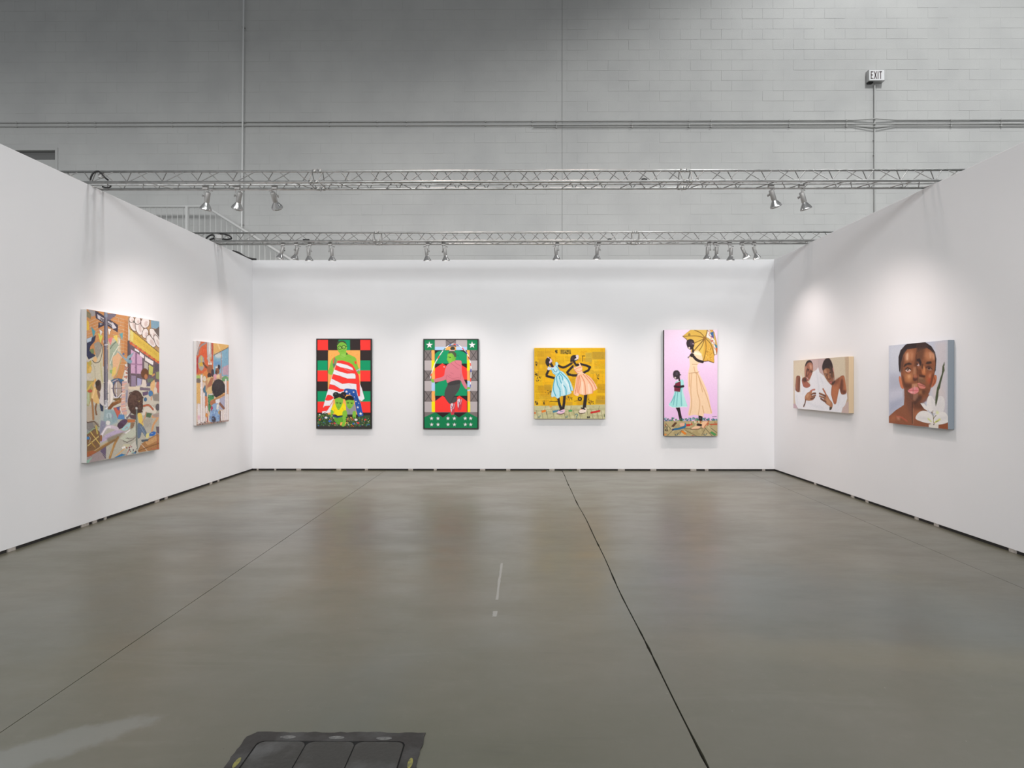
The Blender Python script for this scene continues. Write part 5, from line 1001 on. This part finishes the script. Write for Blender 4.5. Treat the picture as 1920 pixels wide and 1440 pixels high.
# girl
A.l([(245, 1010), (262, 1100), (285, 1205)], 34, (42, 30, 34)); A.l([(232, 1020), (255, 1070)], 30, (42, 30, 34))
A.p([(215, 710), (260, 690), (305, 680), (315, 760), (300, 820), (330, 920), (355, 990), (350, 1010), (290, 1010), (240, 1015), (170, 1015), (130, 990), (170, 920), (200, 825), (205, 760)], (164, 228, 226), sm=True)
for pts in ([(215, 830), (185, 990)], [(240, 830), (225, 1000)], [(280, 780), (285, 1000)], [(205, 870), (160, 960)]): A.l(pts, 8, (98, 172, 180), soft=1); 
A.l([(130, 992), (180, 1020), (240, 1018), (290, 1012), (352, 1012)], 7, (232, 246, 246), sm=True); A.p([(300, 800), (335, 930), (352, 1000), (310, 1000), (285, 850)], (186, 238, 232), a=.7, soft=5)
A.p([(215, 722), (275, 698), (278, 770), (268, 828), (200, 820), (198, 770)], (122, 38, 58)); A.l([(205, 760), (250, 768), (308, 760)], 26, (44, 26, 32), sm=True); A.l([(200, 795), (270, 800)], 4, (92, 28, 44)); A.l([(255, 640), (262, 690)], 18, (44, 32, 36)); A.l([(240, 692), (262, 700)], 9, (235, 235, 240))
A.p([(186, 600), (200, 572), (240, 566), (265, 590), (268, 630), (255, 660), (225, 675), (198, 660), (186, 630)], (54, 44, 52), sm=True); A.e(230, 605, 18, 22, (86, 78, 92), soft=5, a=.7); A.e(212, 655, 12, 12, (216, 200, 200)); A.e(272, 620, 12, 5, (60, 50, 58))
# meadow and board street
A.scatter(90, (70, 1150, 725, 1185), [(90, 160, 160), (70, 120, 150), (110, 170, 110), (150, 190, 200), (60, 120, 110)], 5, 13)
A.p([(66, 1190), (200, 1185), (400, 1188), (730, 1180), (730, 1380), (66, 1380)], (184, 168, 124)); A.scatter(60, (70, 1195, 725, 1370), [(172, 156, 112), (198, 184, 142)], 12, 34); A.scatter(26, (330, 1185, 720, 1240), [(225, 205, 180), (205, 90, 60), (230, 190, 90), (150, 160, 110)], 6, 14)
for pts in ([(90, 1210), (165, 1300)], [(160, 1250), (225, 1200)], [(200, 1370), (290, 1300)], [(330, 1300), (470, 1372)], [(530, 1360), (580, 1270)], [(580, 1280), (660, 1372)], [(640, 1270), (720, 1330)], [(100, 1372), (190, 1290)], [(260, 1350), (290, 1300)]): A.l(pts, 4, (90, 84, 70))
for pts, c in (([(160, 1250), (205, 1200), (228, 1212), (185, 1262)], (96, 62, 44)), ([(340, 1225), (392, 1222), (390, 1248), (342, 1250)], (205, 48, 40)), ([(275, 1315), (295, 1302), (348, 1338), (325, 1356)], (228, 130, 40)), ([(632, 1330), (652, 1312), (712, 1350), (690, 1370)], (75, 150, 85)), ([(72, 1340), (105, 1350), (80, 1370)], (230, 140, 60)), ([(78, 1235), (95, 1225), (90, 1250)], (195, 50, 40)), ([(620, 1222), (725, 1215), (725, 1235), (640, 1238)], (196, 92, 60)), ([(410, 1362), (440, 1366), (430, 1376), (408, 1374)], (200, 50, 40))): A.p(pts, c)
# letters G and O turned on their side
A.l([(84, 1275), (84, 1256), (112, 1256), (112, 1276), (100, 1276), (100, 1266)], 5, (52, 48, 42)); A.p([(82, 1286), (116, 1286), (116, 1308), (82, 1308)], (52, 48, 42)); A.p([(88, 1291), (110, 1291), (110, 1303), (88, 1303)], (184, 168, 124))
for x in (225, 575): A.l([(x-20, 1350), (x-4, 1360), (x+12, 1350), (x+18, 1338)], 7, (70, 100, 110), sm=True); A.e(x, 1352, 8, 8, (170, 175, 150))
A.l([(110, 1175), (180, 1172)], 8, (70, 120, 130)); A.l([(320, 1280), (480, 1280), (560, 1270)], 18, (140, 124, 88), soft=5)
# shoes
A.p([(170, 1295), (200, 1275), (250, 1268), (320, 1240), (332, 1210), (342, 1235), (330, 1268), (280, 1285), (210, 1298)], (40, 108, 152), sm=True); A.p([(265, 1215), (320, 1212), (315, 1245), (270, 1248)], (228, 178, 150), sm=True); A.e(180, 1292, 12, 12, (50, 60, 110)); A.l([(330, 1215), (330, 1245)], 12, (60, 140, 170))
A.p([(402, 1280), (440, 1255), (490, 1245), (520, 1235), (512, 1265), (480, 1285), (420, 1290)], (240, 196, 160), sm=True); A.p([(525, 1215), (560, 1190), (610, 1195), (600, 1225), (560, 1275), (535, 1265)], (238, 190, 152), sm=True); A.l([(560, 1265), (610, 1200)], 8, (200, 110, 60)); A.l([(485, 1230), (520, 1235)], 28, (44, 32, 36)); A.l([(400, 1290), (500, 1285)], 6, (110, 80, 60))
A.l([(664, 1132), (712, 1130)], 5, (150, 130, 150)); A.outline(0.3, 18, 80); A.grain(2.0, 3)
M['edge_d'] = newmat('dark_canvas_edge', lin((70, 62, 64)), 0.7)
TL, U, N, w, h = back_rect(CR6, Q6, 0.085)
hang(A, TL, U, N, w, h, 0.085, 'tall pink painting of a woman with a parasol beside a small girl', M['edge_d'])
# ---- wide double portrait on the right wall
CR7 = (1484, 660, 12.0); Q7 = [(48, 200), (1288, 95), (1288, 1386), (42, 1258)]
A = Art(Q7, 300, 160, 7)
A.fill((212, 198, 178))
A.p([(40, 190), (330, 165), (330, 700), (40, 700)], (220, 208, 184), soft=40); A.p([(360, 160), (600, 140), (600, 420), (480, 420), (470, 250)], (206, 182, 180), soft=6)
A.p([(600, 140), (760, 130), (720, 540), (600, 420)], (198, 176, 176), soft=5); A.p([(900, 120), (1290, 95), (1290, 700), (1000, 520)], (214, 202, 178), soft=30); A.p([(1200, 100), (1290, 95), (1290, 1390), (1240, 1390)], (198, 174, 146), soft=10); A.p([(42, 1150), (110, 1170), (150, 1270), (42, 1262)], (198, 172, 182)); A.p([(1130, 1370), (1150, 1250), (1235, 1140), (1290, 1100), (1290, 1390)], (200, 178, 172), soft=5)
A.l([(600, 145), (602, 360)], 5, (178, 156, 156))
WH = (232, 234, 240)
A.p([(75, 760), (130, 900), (200, 900), (215, 480), (240, 640), (260, 770), (330, 800), (420, 740), (400, 660), (480, 450), (560, 400), (598, 340), (630, 460), (720, 530), (800, 660), (900, 760), (900, 980), (960, 1170), (1000, 1150), (1075, 820), (1110, 940), (1240, 880), (1255, 1040), (1200, 1200), (1150, 1250), (1115, 1375), (150, 1275), (95, 1170), (75, 1050)], WH)
for pts in ([(300, 840), (250, 950)], [(560, 450), (600, 700), (610, 880)], [(650, 560), (700, 700)], [(360, 1120), (500, 1200), (700, 1250)], [(1080, 1000), (1050, 1200)], [(120, 980), (130, 1150)]): A.l(pts, 30, (218, 222, 230), soft=14, a=.9, sm=True)
B1 = (140, 88, 68); B2 = (96, 58, 46); B3 = (196, 142, 116); DK = (52, 38, 38)
# left man
A.p([(110, 560), (150, 535), (195, 560), (192, 700), (182, 870), (160, 898), (110, 880), (88, 830), (95, 700)], B1, sm=True); A.l([(175, 600), (172, 860)], 26, B2, soft=8); A.l([(120, 600), (112, 820)], 18, B3, soft=8, a=.7)
A.p([(235, 620), (300, 560), (350, 660), (420, 740), (390, 790), (320, 802), (265, 770), (240, 690)], (166, 100, 82), sm=True); A.p([(240, 600), (300, 580), (340, 660), (290, 680), (245, 650)], B2, soft=10)
A.p([(300, 330), (330, 240), (390, 195), (440, 205), (475, 270), (482, 380), (465, 470), (430, 560), (390, 635), (345, 650), (310, 600), (295, 480)], (158, 100, 80), sm=True)
A.p([(310, 300), (340, 225), (395, 190), (450, 215), (478, 290), (440, 245), (390, 240), (350, 270), (325, 330)], (58, 46, 46), sm=True, soft=4); A.p([(390, 250), (450, 260), (475, 330), (460, 410), (420, 400), (395, 330)], B3, soft=14, a=.8); A.p([(300, 350), (335, 300), (345, 420), (325, 560), (300, 520)], (196, 150, 128), soft=10, a=.75); A.p([(330, 400), (370, 380), (370, 520), (340, 600), (320, 540)], B2, soft=10, a=.8)
A.l([(355, 385), (395, 400)], 14, DK, soft=3); A.l([(425, 425), (470, 440)], 14, DK, soft=3); A.e(380, 425, 16, 8, (70, 40, 36), 10); A.e(440, 460, 16, 7, (70, 40, 36), 10); A.l([(410, 430), (385, 500), (400, 520)], 12, (100, 56, 46), sm=True, soft=3); A.l([(345, 570), (375, 610)], 20, (236, 200, 196), soft=2); A.l([(350, 600), (372, 630)], 12, (170, 80, 84), soft=3); A.e(420, 520, 22, 34, (190, 110, 92), 20, soft=8, a=.7)
A.p([(300, 560), (320, 590), (350, 655), (320, 650), (295, 600)], DK, soft=8, a=.7)
A.p([(408, 300), (440, 290), (452, 360), (425, 390)], (214, 168, 140), soft=6, a=.8); A.p([(355, 440), (375, 435), (372, 500), (352, 520)], (186, 122, 100), soft=6, a=.8); A.l([(335, 540), (370, 590), (395, 600)], 6, (96, 50, 44), sm=True, soft=2); A.l([(410, 470), (430, 520), (425, 560)], 6, (112, 62, 50), sm=True, soft=2, a=.8)
# right man
A.p([(905, 760), (960, 660), (1060, 580), (1130, 530), (1180, 540), (1205, 640), (1225, 800), (1235, 900), (1200, 945), (1120, 945), (1075, 820), (1040, 950), (1000, 1150), (950, 1160), (895, 990), (885, 920)], (168, 104, 74), sm=True)
A.p([(1110, 620), (1150, 600), (1160, 760), (1140, 930), (1100, 900), (1080, 800)], B2, soft=12, a=.8); A.l([(1170, 560), (1210, 760), (1222, 900)], 26, (196, 120, 80), soft=8, a=.8, sm=True); A.p([(920, 770), (1040, 760), (1050, 860), (1000, 1120), (955, 1130), (905, 950)], (190, 118, 80), soft=16, a=.8); A.p([(1150, 860), (1225, 860), (1225, 930), (1140, 945)], B2, soft=12, a=.8); A.p([(930, 690), (1000, 620), (1080, 580), (1060, 680), (980, 740)], (130, 80, 58), soft=14, a=.8)
A.p([(690, 330), (720, 230), (780, 150), (850, 150), (900, 240), (930, 340), (945, 420), (960, 540), (960, 640), (935, 730), (900, 745), (850, 700), (790, 620), (735, 520), (700, 420)], (150, 100, 72), sm=True)
A.p([(686, 340), (715, 225), (775, 150), (845, 148), (900, 230), (925, 330), (925, 500), (905, 440), (870, 400), (830, 370), (760, 370), (710, 420)], (52, 40, 42), sm=True, soft=5); A.p([(850, 330), (900, 330), (925, 470), (940, 620), (880, 560), (860, 440)], (88, 66, 54), soft=14, a=.85); A.p([(720, 400), (780, 390), (800, 480), (770, 530), (735, 490)], (196, 150, 118), soft=10, a=.85); A.e(936, 395, 13, 48, (196, 140, 128), -10, soft=3); A.l([(930, 350), (945, 430)], 6, (226, 168, 160))
A.l([(745, 490), (810, 500)], 13, DK, soft=3, a=.8); A.l([(850, 470), (890, 450)], 16, (70, 52, 48), soft=4); A.l([(770, 525), (810, 535)], 9, (70, 45, 38), soft=3); A.e(868, 495, 18, 9, (176, 136, 110), 20, soft=3); A.l([(800, 540), (815, 600), (860, 610), (870, 590)], 14, (104, 62, 44), sm=True, soft=3); A.l([(820, 520), (830, 590)], 14, (204, 152, 116), soft=5, a=.8); A.e(880, 680, 34, 18, (196, 108, 108), -28, soft=2); A.l([(850, 672), (905, 660)], 5, (120, 60, 60)); A.p([(900, 700), (950, 640), (990, 650), (940, 730), (905, 745)], DK, soft=8, a=.8); A.p([(930, 560), (960, 600), (945, 680), (925, 640)], (176, 138, 130), soft=6, a=.7)
# hands
HS = (176, 122, 88); HD = (112, 72, 54); HL = (206, 160, 124)
A.p([(300, 1000), (350, 920), (400, 890), (440, 850), (470, 860), (450, 920), (460, 980), (500, 1030), (480, 1075), (400, 1092), (340, 1085), (305, 1080)], HS, sm=True); A.l([(315, 1070), (300, 1150), (272, 1215)], 30, (120, 80, 62), sm=True); A.l([(430, 870), (475, 850), (520, 842)], 24, (196, 120, 104), sm=True); A.l([(440, 950), (490, 930), (538, 928)], 28, HD, sm=True); A.l([(450, 1000), (500, 985), (535, 975)], 28, (140, 92, 70), sm=True); A.l([(430, 1050), (480, 1040), (515, 1015)], 28, HD, sm=True); A.p([(320, 980), (380, 920), (400, 960), (350, 1040)], HL, soft=10, a=.7); A.l([(440, 930), (490, 912)], 9, HL, soft=2); A.e(285, 1185, 12, 28, (70, 52, 48), 25, soft=4)
A.p([(740, 960), (800, 970), (850, 1060), (905, 1130), (922, 1190), (905, 1270), (870, 1300), (850, 1220), (780, 1170), (720, 1090), (730, 1020)], HS, sm=True); A.l([(705, 830), (750, 910), (785, 990)], 32, (184, 116, 86), sm=True); A.l([(625, 930), (690, 955), (760, 990)], 30, HD, sm=True); A.l([(628, 990), (690, 1010), (750, 1040)], 30, (140, 94, 70), sm=True); A.l([(655, 1045), (710, 1085), (770, 1120)], 30, HD, sm=True); A.p([(780, 1020), (840, 1080), (890, 1160), (840, 1180), (780, 1110)], HL, soft=14, a=.7); A.p([(850, 1240), (905, 1230), (895, 1280), (862, 1308), (848, 1300)], (66, 62, 52), soft=4); A.l([(640, 925), (710, 945)], 8, HL, soft=2); A.l([(640, 985), (700, 1000)], 8, HL, soft=2)
A.outline(0.12, 22, 80); A.grain(2.5, 4)
M['edge_b'] = newmat('beige_canvas_edge', lin((202, 180, 148)), 0.7)
TL, U, N, w, h = side_rect(CR7, Q7, 0.07, False)
hang(A, TL, U, N, w, h, 0.07, 'wide beige painting of two men in white vests with hands raised', M['edge_b'])
# ---- collaged portrait with white flower on the right wall
CR8 = (1660, 632, 8.0); Q8 = [(55, 128), (938, 45), (942, 1386), (52, 1288)]
A = Art(Q8, 250, 250, 8)
A.fill((196, 202, 218))
A.p([(50, 120), (300, 100), (230, 400), (200, 560), (50, 520)], (206, 212, 224), soft=40); A.p([(50, 560), (240, 560), (290, 760), (120, 900), (50, 860)], (184, 188, 204), soft=40); A.p([(50, 960), (290, 900), (250, 1020), (50, 1180)], (176, 182, 204), soft=30); A.p([(50, 800), (280, 760), (290, 860), (50, 960)], (204, 206, 222), soft=30)
A.p([(740, 60), (942, 45), (942, 1386), (700, 1100), (720, 700), (770, 500)], (206, 202, 208), soft=30); A.p([(700, 760), (830, 700), (900, 900), (700, 900)], (214, 206, 206), soft=30); A.p([(920, 46), (945, 45), (945, 1386), (922, 1386)], (186, 192, 200), soft=4)
S1 = (142, 88, 60); S2 = (96, 58, 42); S3 = (208, 148, 108); S4 = (70, 44, 34); HR = (50, 40, 42)
# shoulders and neck
A.p([(52, 1190), (150, 1100), (280, 1015), (290, 900), (285, 780), (660, 860), (600, 960), (530, 990), (620, 1090), (700, 1200), (800, 1300), (942, 1275), (942, 1386), (660, 1350), (300, 1315), (52, 1288)], (146, 90, 64)); A.p([(285, 790), (420, 940), (410, 1250), (350, 1100), (300, 960)], (122, 78, 62), soft=24, a=.9); A.p([(410, 960), (560, 980), (600, 1080), (540, 1100), (430, 1060)], S2, soft=22, a=.85); A.p([(550, 960), (640, 880), (620, 950), (560, 990)], (130, 92, 82), soft=8); A.l([(405, 980), (410, 1290)], 16, S4, soft=5, a=.9); A.l([(420, 1070), (418, 1300)], 12, (206, 154, 122), soft=6, a=.6); A.l([(170, 1190), (240, 1200), (330, 1260)], 16, (206, 100, 78), soft=6, a=.8, sm=True); A.p([(170, 1190), (220, 1200), (215, 1250), (175, 1230)], (206, 148, 120), soft=10, a=.7); A.p([(60, 1200), (160, 1140), (160, 1260), (60, 1270)], (176, 108, 74), soft=20, a=.8); A.p([(430, 1120), (560, 1090), (540, 1200), (450, 1240)], (182, 116, 80), soft=22, a=.8); A.p([(820, 1320), (940, 1285), (940, 1380), (820, 1365)], (150, 84, 52), soft=8)
# ears
A.p([(205, 600), (230, 590), (260, 680), (275, 775), (235, 750), (212, 670)], (206, 124, 88), sm=True); A.p([(720, 590), (755, 565), (772, 610), (755, 690), (720, 735), (690, 755), (700, 670)], (196, 116, 78), sm=True); A.l([(735, 610), (745, 660), (715, 720)], 14, (140, 76, 54), soft=5, sm=True)
# head
A.p([(230, 420), (240, 260), (300, 170), (400, 130), (580, 110), (680, 170), (745, 270), (755, 420), (735, 560), (700, 680), (660, 830), (600, 880), (500, 920), (440, 960), (380, 945), (340, 880), (285, 780), (245, 640)], S1, sm=True)
A.p([(200, 300), (230, 200), (300, 120), (330, 105), (590, 74), (690, 140), (745, 230), (765, 330), (755, 500), (735, 540), (752, 400), (735, 270), (680, 200), (600, 150), (470, 165), (330, 185), (270, 270), (240, 380), (225, 540), (208, 500), (200, 400)], HR)
A.p([(480, 90), (590, 76), (650, 150), (560, 190), (480, 230)], (66, 50, 48), soft=6); A.l([(475, 90), (470, 240)], 6, (80, 60, 54)); A.scatter(30, (212, 300, 224, 500), [(44, 36, 38)], 7, 10); A.p([(240, 380), (270, 280), (300, 220), (280, 380), (255, 520), (232, 520)], (96, 66, 54), soft=10, a=.85)
A.p([(290, 240), (400, 190), (440, 250), (420, 340), (300, 360)], (186, 124, 88), soft=22, a=.9); A.p([(310, 260), (350, 240), (345, 350), (310, 350)], (226, 180, 148), soft=14, a=.7); A.p([(480, 180), (600, 170), (560, 330), (500, 400), (470, 330)], (104, 68, 48), soft=16, a=.85); A.p([(600, 200), (700, 230), (720, 330), (640, 360), (590, 310)], (190, 128, 90), soft=20, a=.9); A.p([(680, 230), (735, 240), (745, 340), (710, 340)], (214, 158, 124), soft=12, a=.8)
A.p([(300, 540), (400, 520), (420, 620), (360, 700), (290, 640)], (196, 130, 84), soft=24, a=.9); A.p([(560, 420), (610, 460), (600, 580), (560, 560)], (190, 118, 72), soft=14, a=.9); A.p([(620, 560), (700, 520), (710, 640), (640, 700), (600, 650)], (176, 98, 62), soft=20, a=.9); A.p([(640, 620), (690, 600), (690, 690), (650, 700)], (186, 84, 60), soft=14, a=.7); A.p([(460, 250), (480, 250), (480, 460), (440, 560), (430, 460)], S2, soft=8, a=.8); A.p([(420, 450), (465, 440), (460, 560), (420, 590)], (190, 134, 100), soft=10, a=.8)
A.p([(260, 680), (400, 700), (390, 760), (300, 770)], S2, soft=14, a=.9); A.p([(285, 780), (340, 880), (380, 945), (430, 950), (420, 860), (340, 780)], (112, 76, 62), soft=14, a=.95); A.p([(500, 770), (660, 760), (640, 860), (560, 890), (500, 880)], (122, 74, 50), soft=18, a=.9); A.p([(500, 800), (560, 800), (560, 850), (505, 850)], (176, 120, 82), soft=14, a=.8); A.p([(415, 850), (495, 840), (495, 920), (440, 955), (415, 940)], (152, 108, 88)); A.p([(400, 700), (480, 690), (490, 780), (400, 780)], (186, 132, 98), soft=5)
A.p([(318, 250), (345, 235), (342, 330), (322, 345)], (228, 186, 156), soft=7, a=.75); A.p([(395, 250), (412, 245), (405, 350), (395, 350)], (196, 142, 108), soft=6, a=.7); A.p([(655, 225), (690, 240), (690, 320), (665, 320)], (216, 164, 130), soft=8, a=.75); A.p([(570, 430), (588, 450), (592, 540), (575, 520)], (222, 156, 108), soft=6, a=.8); A.p([(655, 560), (690, 540), (680, 600), (650, 610)], (206, 140, 104), soft=9, a=.7); A.p([(330, 570), (375, 560), (385, 600), (345, 625)], (222, 164, 118), soft=9, a=.8); A.p([(246, 560), (275, 600), (300, 720), (270, 680)], (92, 56, 42), soft=8, a=.8); A.p([(700, 560), (735, 540), (705, 680), (680, 760), (660, 740)], (104, 58, 40), soft=9, a=.8); A.p([(540, 400), (570, 400), (565, 480), (545, 470)], (80, 50, 38), soft=7, a=.8); A.l([(430, 560), (420, 610)], 10, (96, 58, 44), soft=4, a=.8); A.p([(555, 790), (600, 800), (590, 850), (550, 850)], (86, 54, 40), soft=9, a=.7); A.p([(505, 590), (560, 600), (575, 640), (510, 640)], (170, 142, 118), soft=8, a=.6)
# brows and eyes
A.p([(275, 440), (300, 400), (360, 382), (400, 400), (390, 415), (330, 415), (285, 450)], (58, 42, 38), soft=4); A.p([(605, 400), (625, 370), (690, 365), (695, 395), (640, 405)], (58, 40, 34), soft=4); A.p([(470, 330), (520, 320), (545, 380), (530, 440), (500, 370), (470, 360)], (56, 40, 40), soft=4)
A.p([(306, 492), (340, 474), (384, 496), (372, 514), (335, 522), (310, 508)], (222, 192, 180), sm=True); A.p([(330, 515), (376, 505), (370, 528), (335, 532)], (206, 130, 112), soft=4, a=.8); A.e(338, 486, 17, 17, (70, 40, 34)); A.e(333, 480, 4, 4, (240, 230, 226)); A.p([(296, 478), (335, 448), (392, 480), (384, 490), (338, 466), (304, 492)], (92, 58, 44), soft=3); A.l([(298, 488), (335, 455), (388, 485)], 7, (54, 34, 30), sm=True); A.l([(310, 530), (350, 548), (385, 525)], 6, (120, 70, 50), sm=True, soft=2)
A.p([(474, 404), (495, 396), (512, 420), (502, 436), (478, 428)], (196, 166, 162), sm=True); A.e(480, 405, 13, 13, (50, 34, 34)); A.p([(625, 470), (665, 450), (695, 475), (690, 500), (650, 495)], (160, 120, 104), sm=True); A.e(655, 468, 18, 16, (50, 34, 38)); A.l([(610, 460), (650, 440), (700, 480)], 9, (60, 38, 34), sm=True, soft=2); A.p([(590, 440), (660, 420), (700, 440), (690, 470), (610, 470)], (90, 56, 44), soft=10, a=.6)
# noses
A.p([(480, 470), (540, 490), (600, 570), (600, 600), (540, 590), (490, 560)], (118, 68, 44), soft=10, a=.95); A.p([(545, 480), (600, 540), (590, 575), (550, 550)], (206, 128, 82), soft=10, a=.9); A.p([(500, 560), (600, 580), (590, 605), (510, 590)], (76, 44, 34), soft=6); A.p([(415, 610), (480, 580), (490, 640), (440, 660), (415, 640)], (86, 52, 44), soft=6); A.e(455, 590, 34, 26, (186, 112, 84), soft=10, a=.8); A.p([(490, 620), (600, 620), (600, 680), (490, 680)], (128, 92, 68), soft=12, a=.9); A.l([(480, 470), (485, 680)], 6, S4, soft=3, a=.8)
# lips
A.p([(485, 690), (530, 690), (580, 710), (606, 745), (580, 772), (520, 765), (495, 730)], (212, 132, 118), sm=True, soft=2); A.l([(487, 712), (550, 725), (603, 745)], 6, (130, 66, 58), sm=True, soft=2); A.l([(530, 685), (600, 725)], 10, S4, soft=5, a=.7)
A.p([(338, 800), (390, 765), (440, 750), (495, 758), (496, 820), (440, 852), (390, 845), (355, 825)], (226, 138, 140), sm=True, soft=2); A.l([(345, 800), (420, 795), (494, 800)], 6, (190, 84, 92), sm=True, soft=2); A.l([(380, 825), (430, 830)], 16, (244, 180, 180), soft=5); A.l([(440, 735), (440, 775)], 24, (214, 170, 162), soft=6, a=.7); A.r(415, 760, 419, 950, (120, 80, 66))
A.p([(500, 870), (560, 890), (540, 940), (440, 1010), (395, 960), (450, 960)], (62, 42, 36), soft=14, a=.7)
# flower
FW = (236, 234, 232)
A.p([(640, 900), (690, 880), (740, 960), (760, 1080), (740, 1140), (660, 1110), (620, 1020)], FW, sm=True); A.p([(740, 960), (800, 890), (860, 890), (890, 960), (880, 1090), (800, 1160), (740, 1120)], (228, 226, 226), sm=True); A.p([(525, 990), (580, 990), (640, 1060), (640, 1110), (580, 1070)], FW); A.p([(455, 1220), (490, 1140), (560, 1102), (650, 1120), (720, 1200), (720, 1290), (640, 1290), (540, 1265)], FW, sm=True); A.p([(740, 1160), (820, 1120), (900, 1130), (942, 1200), (942, 1270), (870, 1300), (780, 1310), (730, 1270)], FW, sm=True); A.p([(650, 1310), (720, 1290), (800, 1310), (795, 1368), (655, 1352)], (230, 226, 218))
for pts in ([(690, 900), (730, 1080)], [(830, 910), (780, 1110)], [(500, 1200), (680, 1240)], [(920, 1200), (760, 1240)]): A.l(pts, 26, (220, 218, 220), soft=12, a=.8)
A.p([(765, 1100), (805, 1120), (800, 1150), (760, 1150)], (226, 232, 176), soft=8); A.l([(640, 1220), (690, 1265)], 14, (214, 224, 130), soft=4); A.l([(750, 1275), (820, 1230)], 20, (220, 226, 130), soft=5); A.l([(755, 1270), (800, 1255)], 5, (120, 130, 40)); A.l([(690, 1120), (718, 1180), (722, 1270)], 7, (150, 140, 60), sm=True); A.l([(722, 1230), (735, 1200), (762, 1172)], 7, (110, 96, 60), sm=True); A.l([(690, 1120), (705, 1140), (716, 1102)], 7, (120, 90, 70)); A.e(728, 1310, 9, 9, (40, 34, 34))
A.p([(885, 368), (888, 420), (880, 440), (888, 500), (870, 540), (850, 620), (830, 700), (820, 760), (800, 800), (792, 900), (775, 980), (758, 1038), (748, 980), (752, 900), (775, 760), (800, 690), (820, 620), (850, 540), (855, 440)], (88, 98, 70)); A.l([(870, 450), (840, 620), (790, 800), (765, 980)], 10, (56, 66, 44), sm=True, soft=4)
A.outline(0.12, 22, 80); A.grain(2.5, 4)
M['edge_g'] = newmat('grey_canvas_edge', lin((132, 142, 152)), 0.7)
TL, U, N, w, h = side_rect(CR8, Q8, 0.068, False)
hang(A, TL, U, N, w, h, 0.068, 'collaged portrait painting of a man\'s doubled face with a white flower', M['edge_g'])
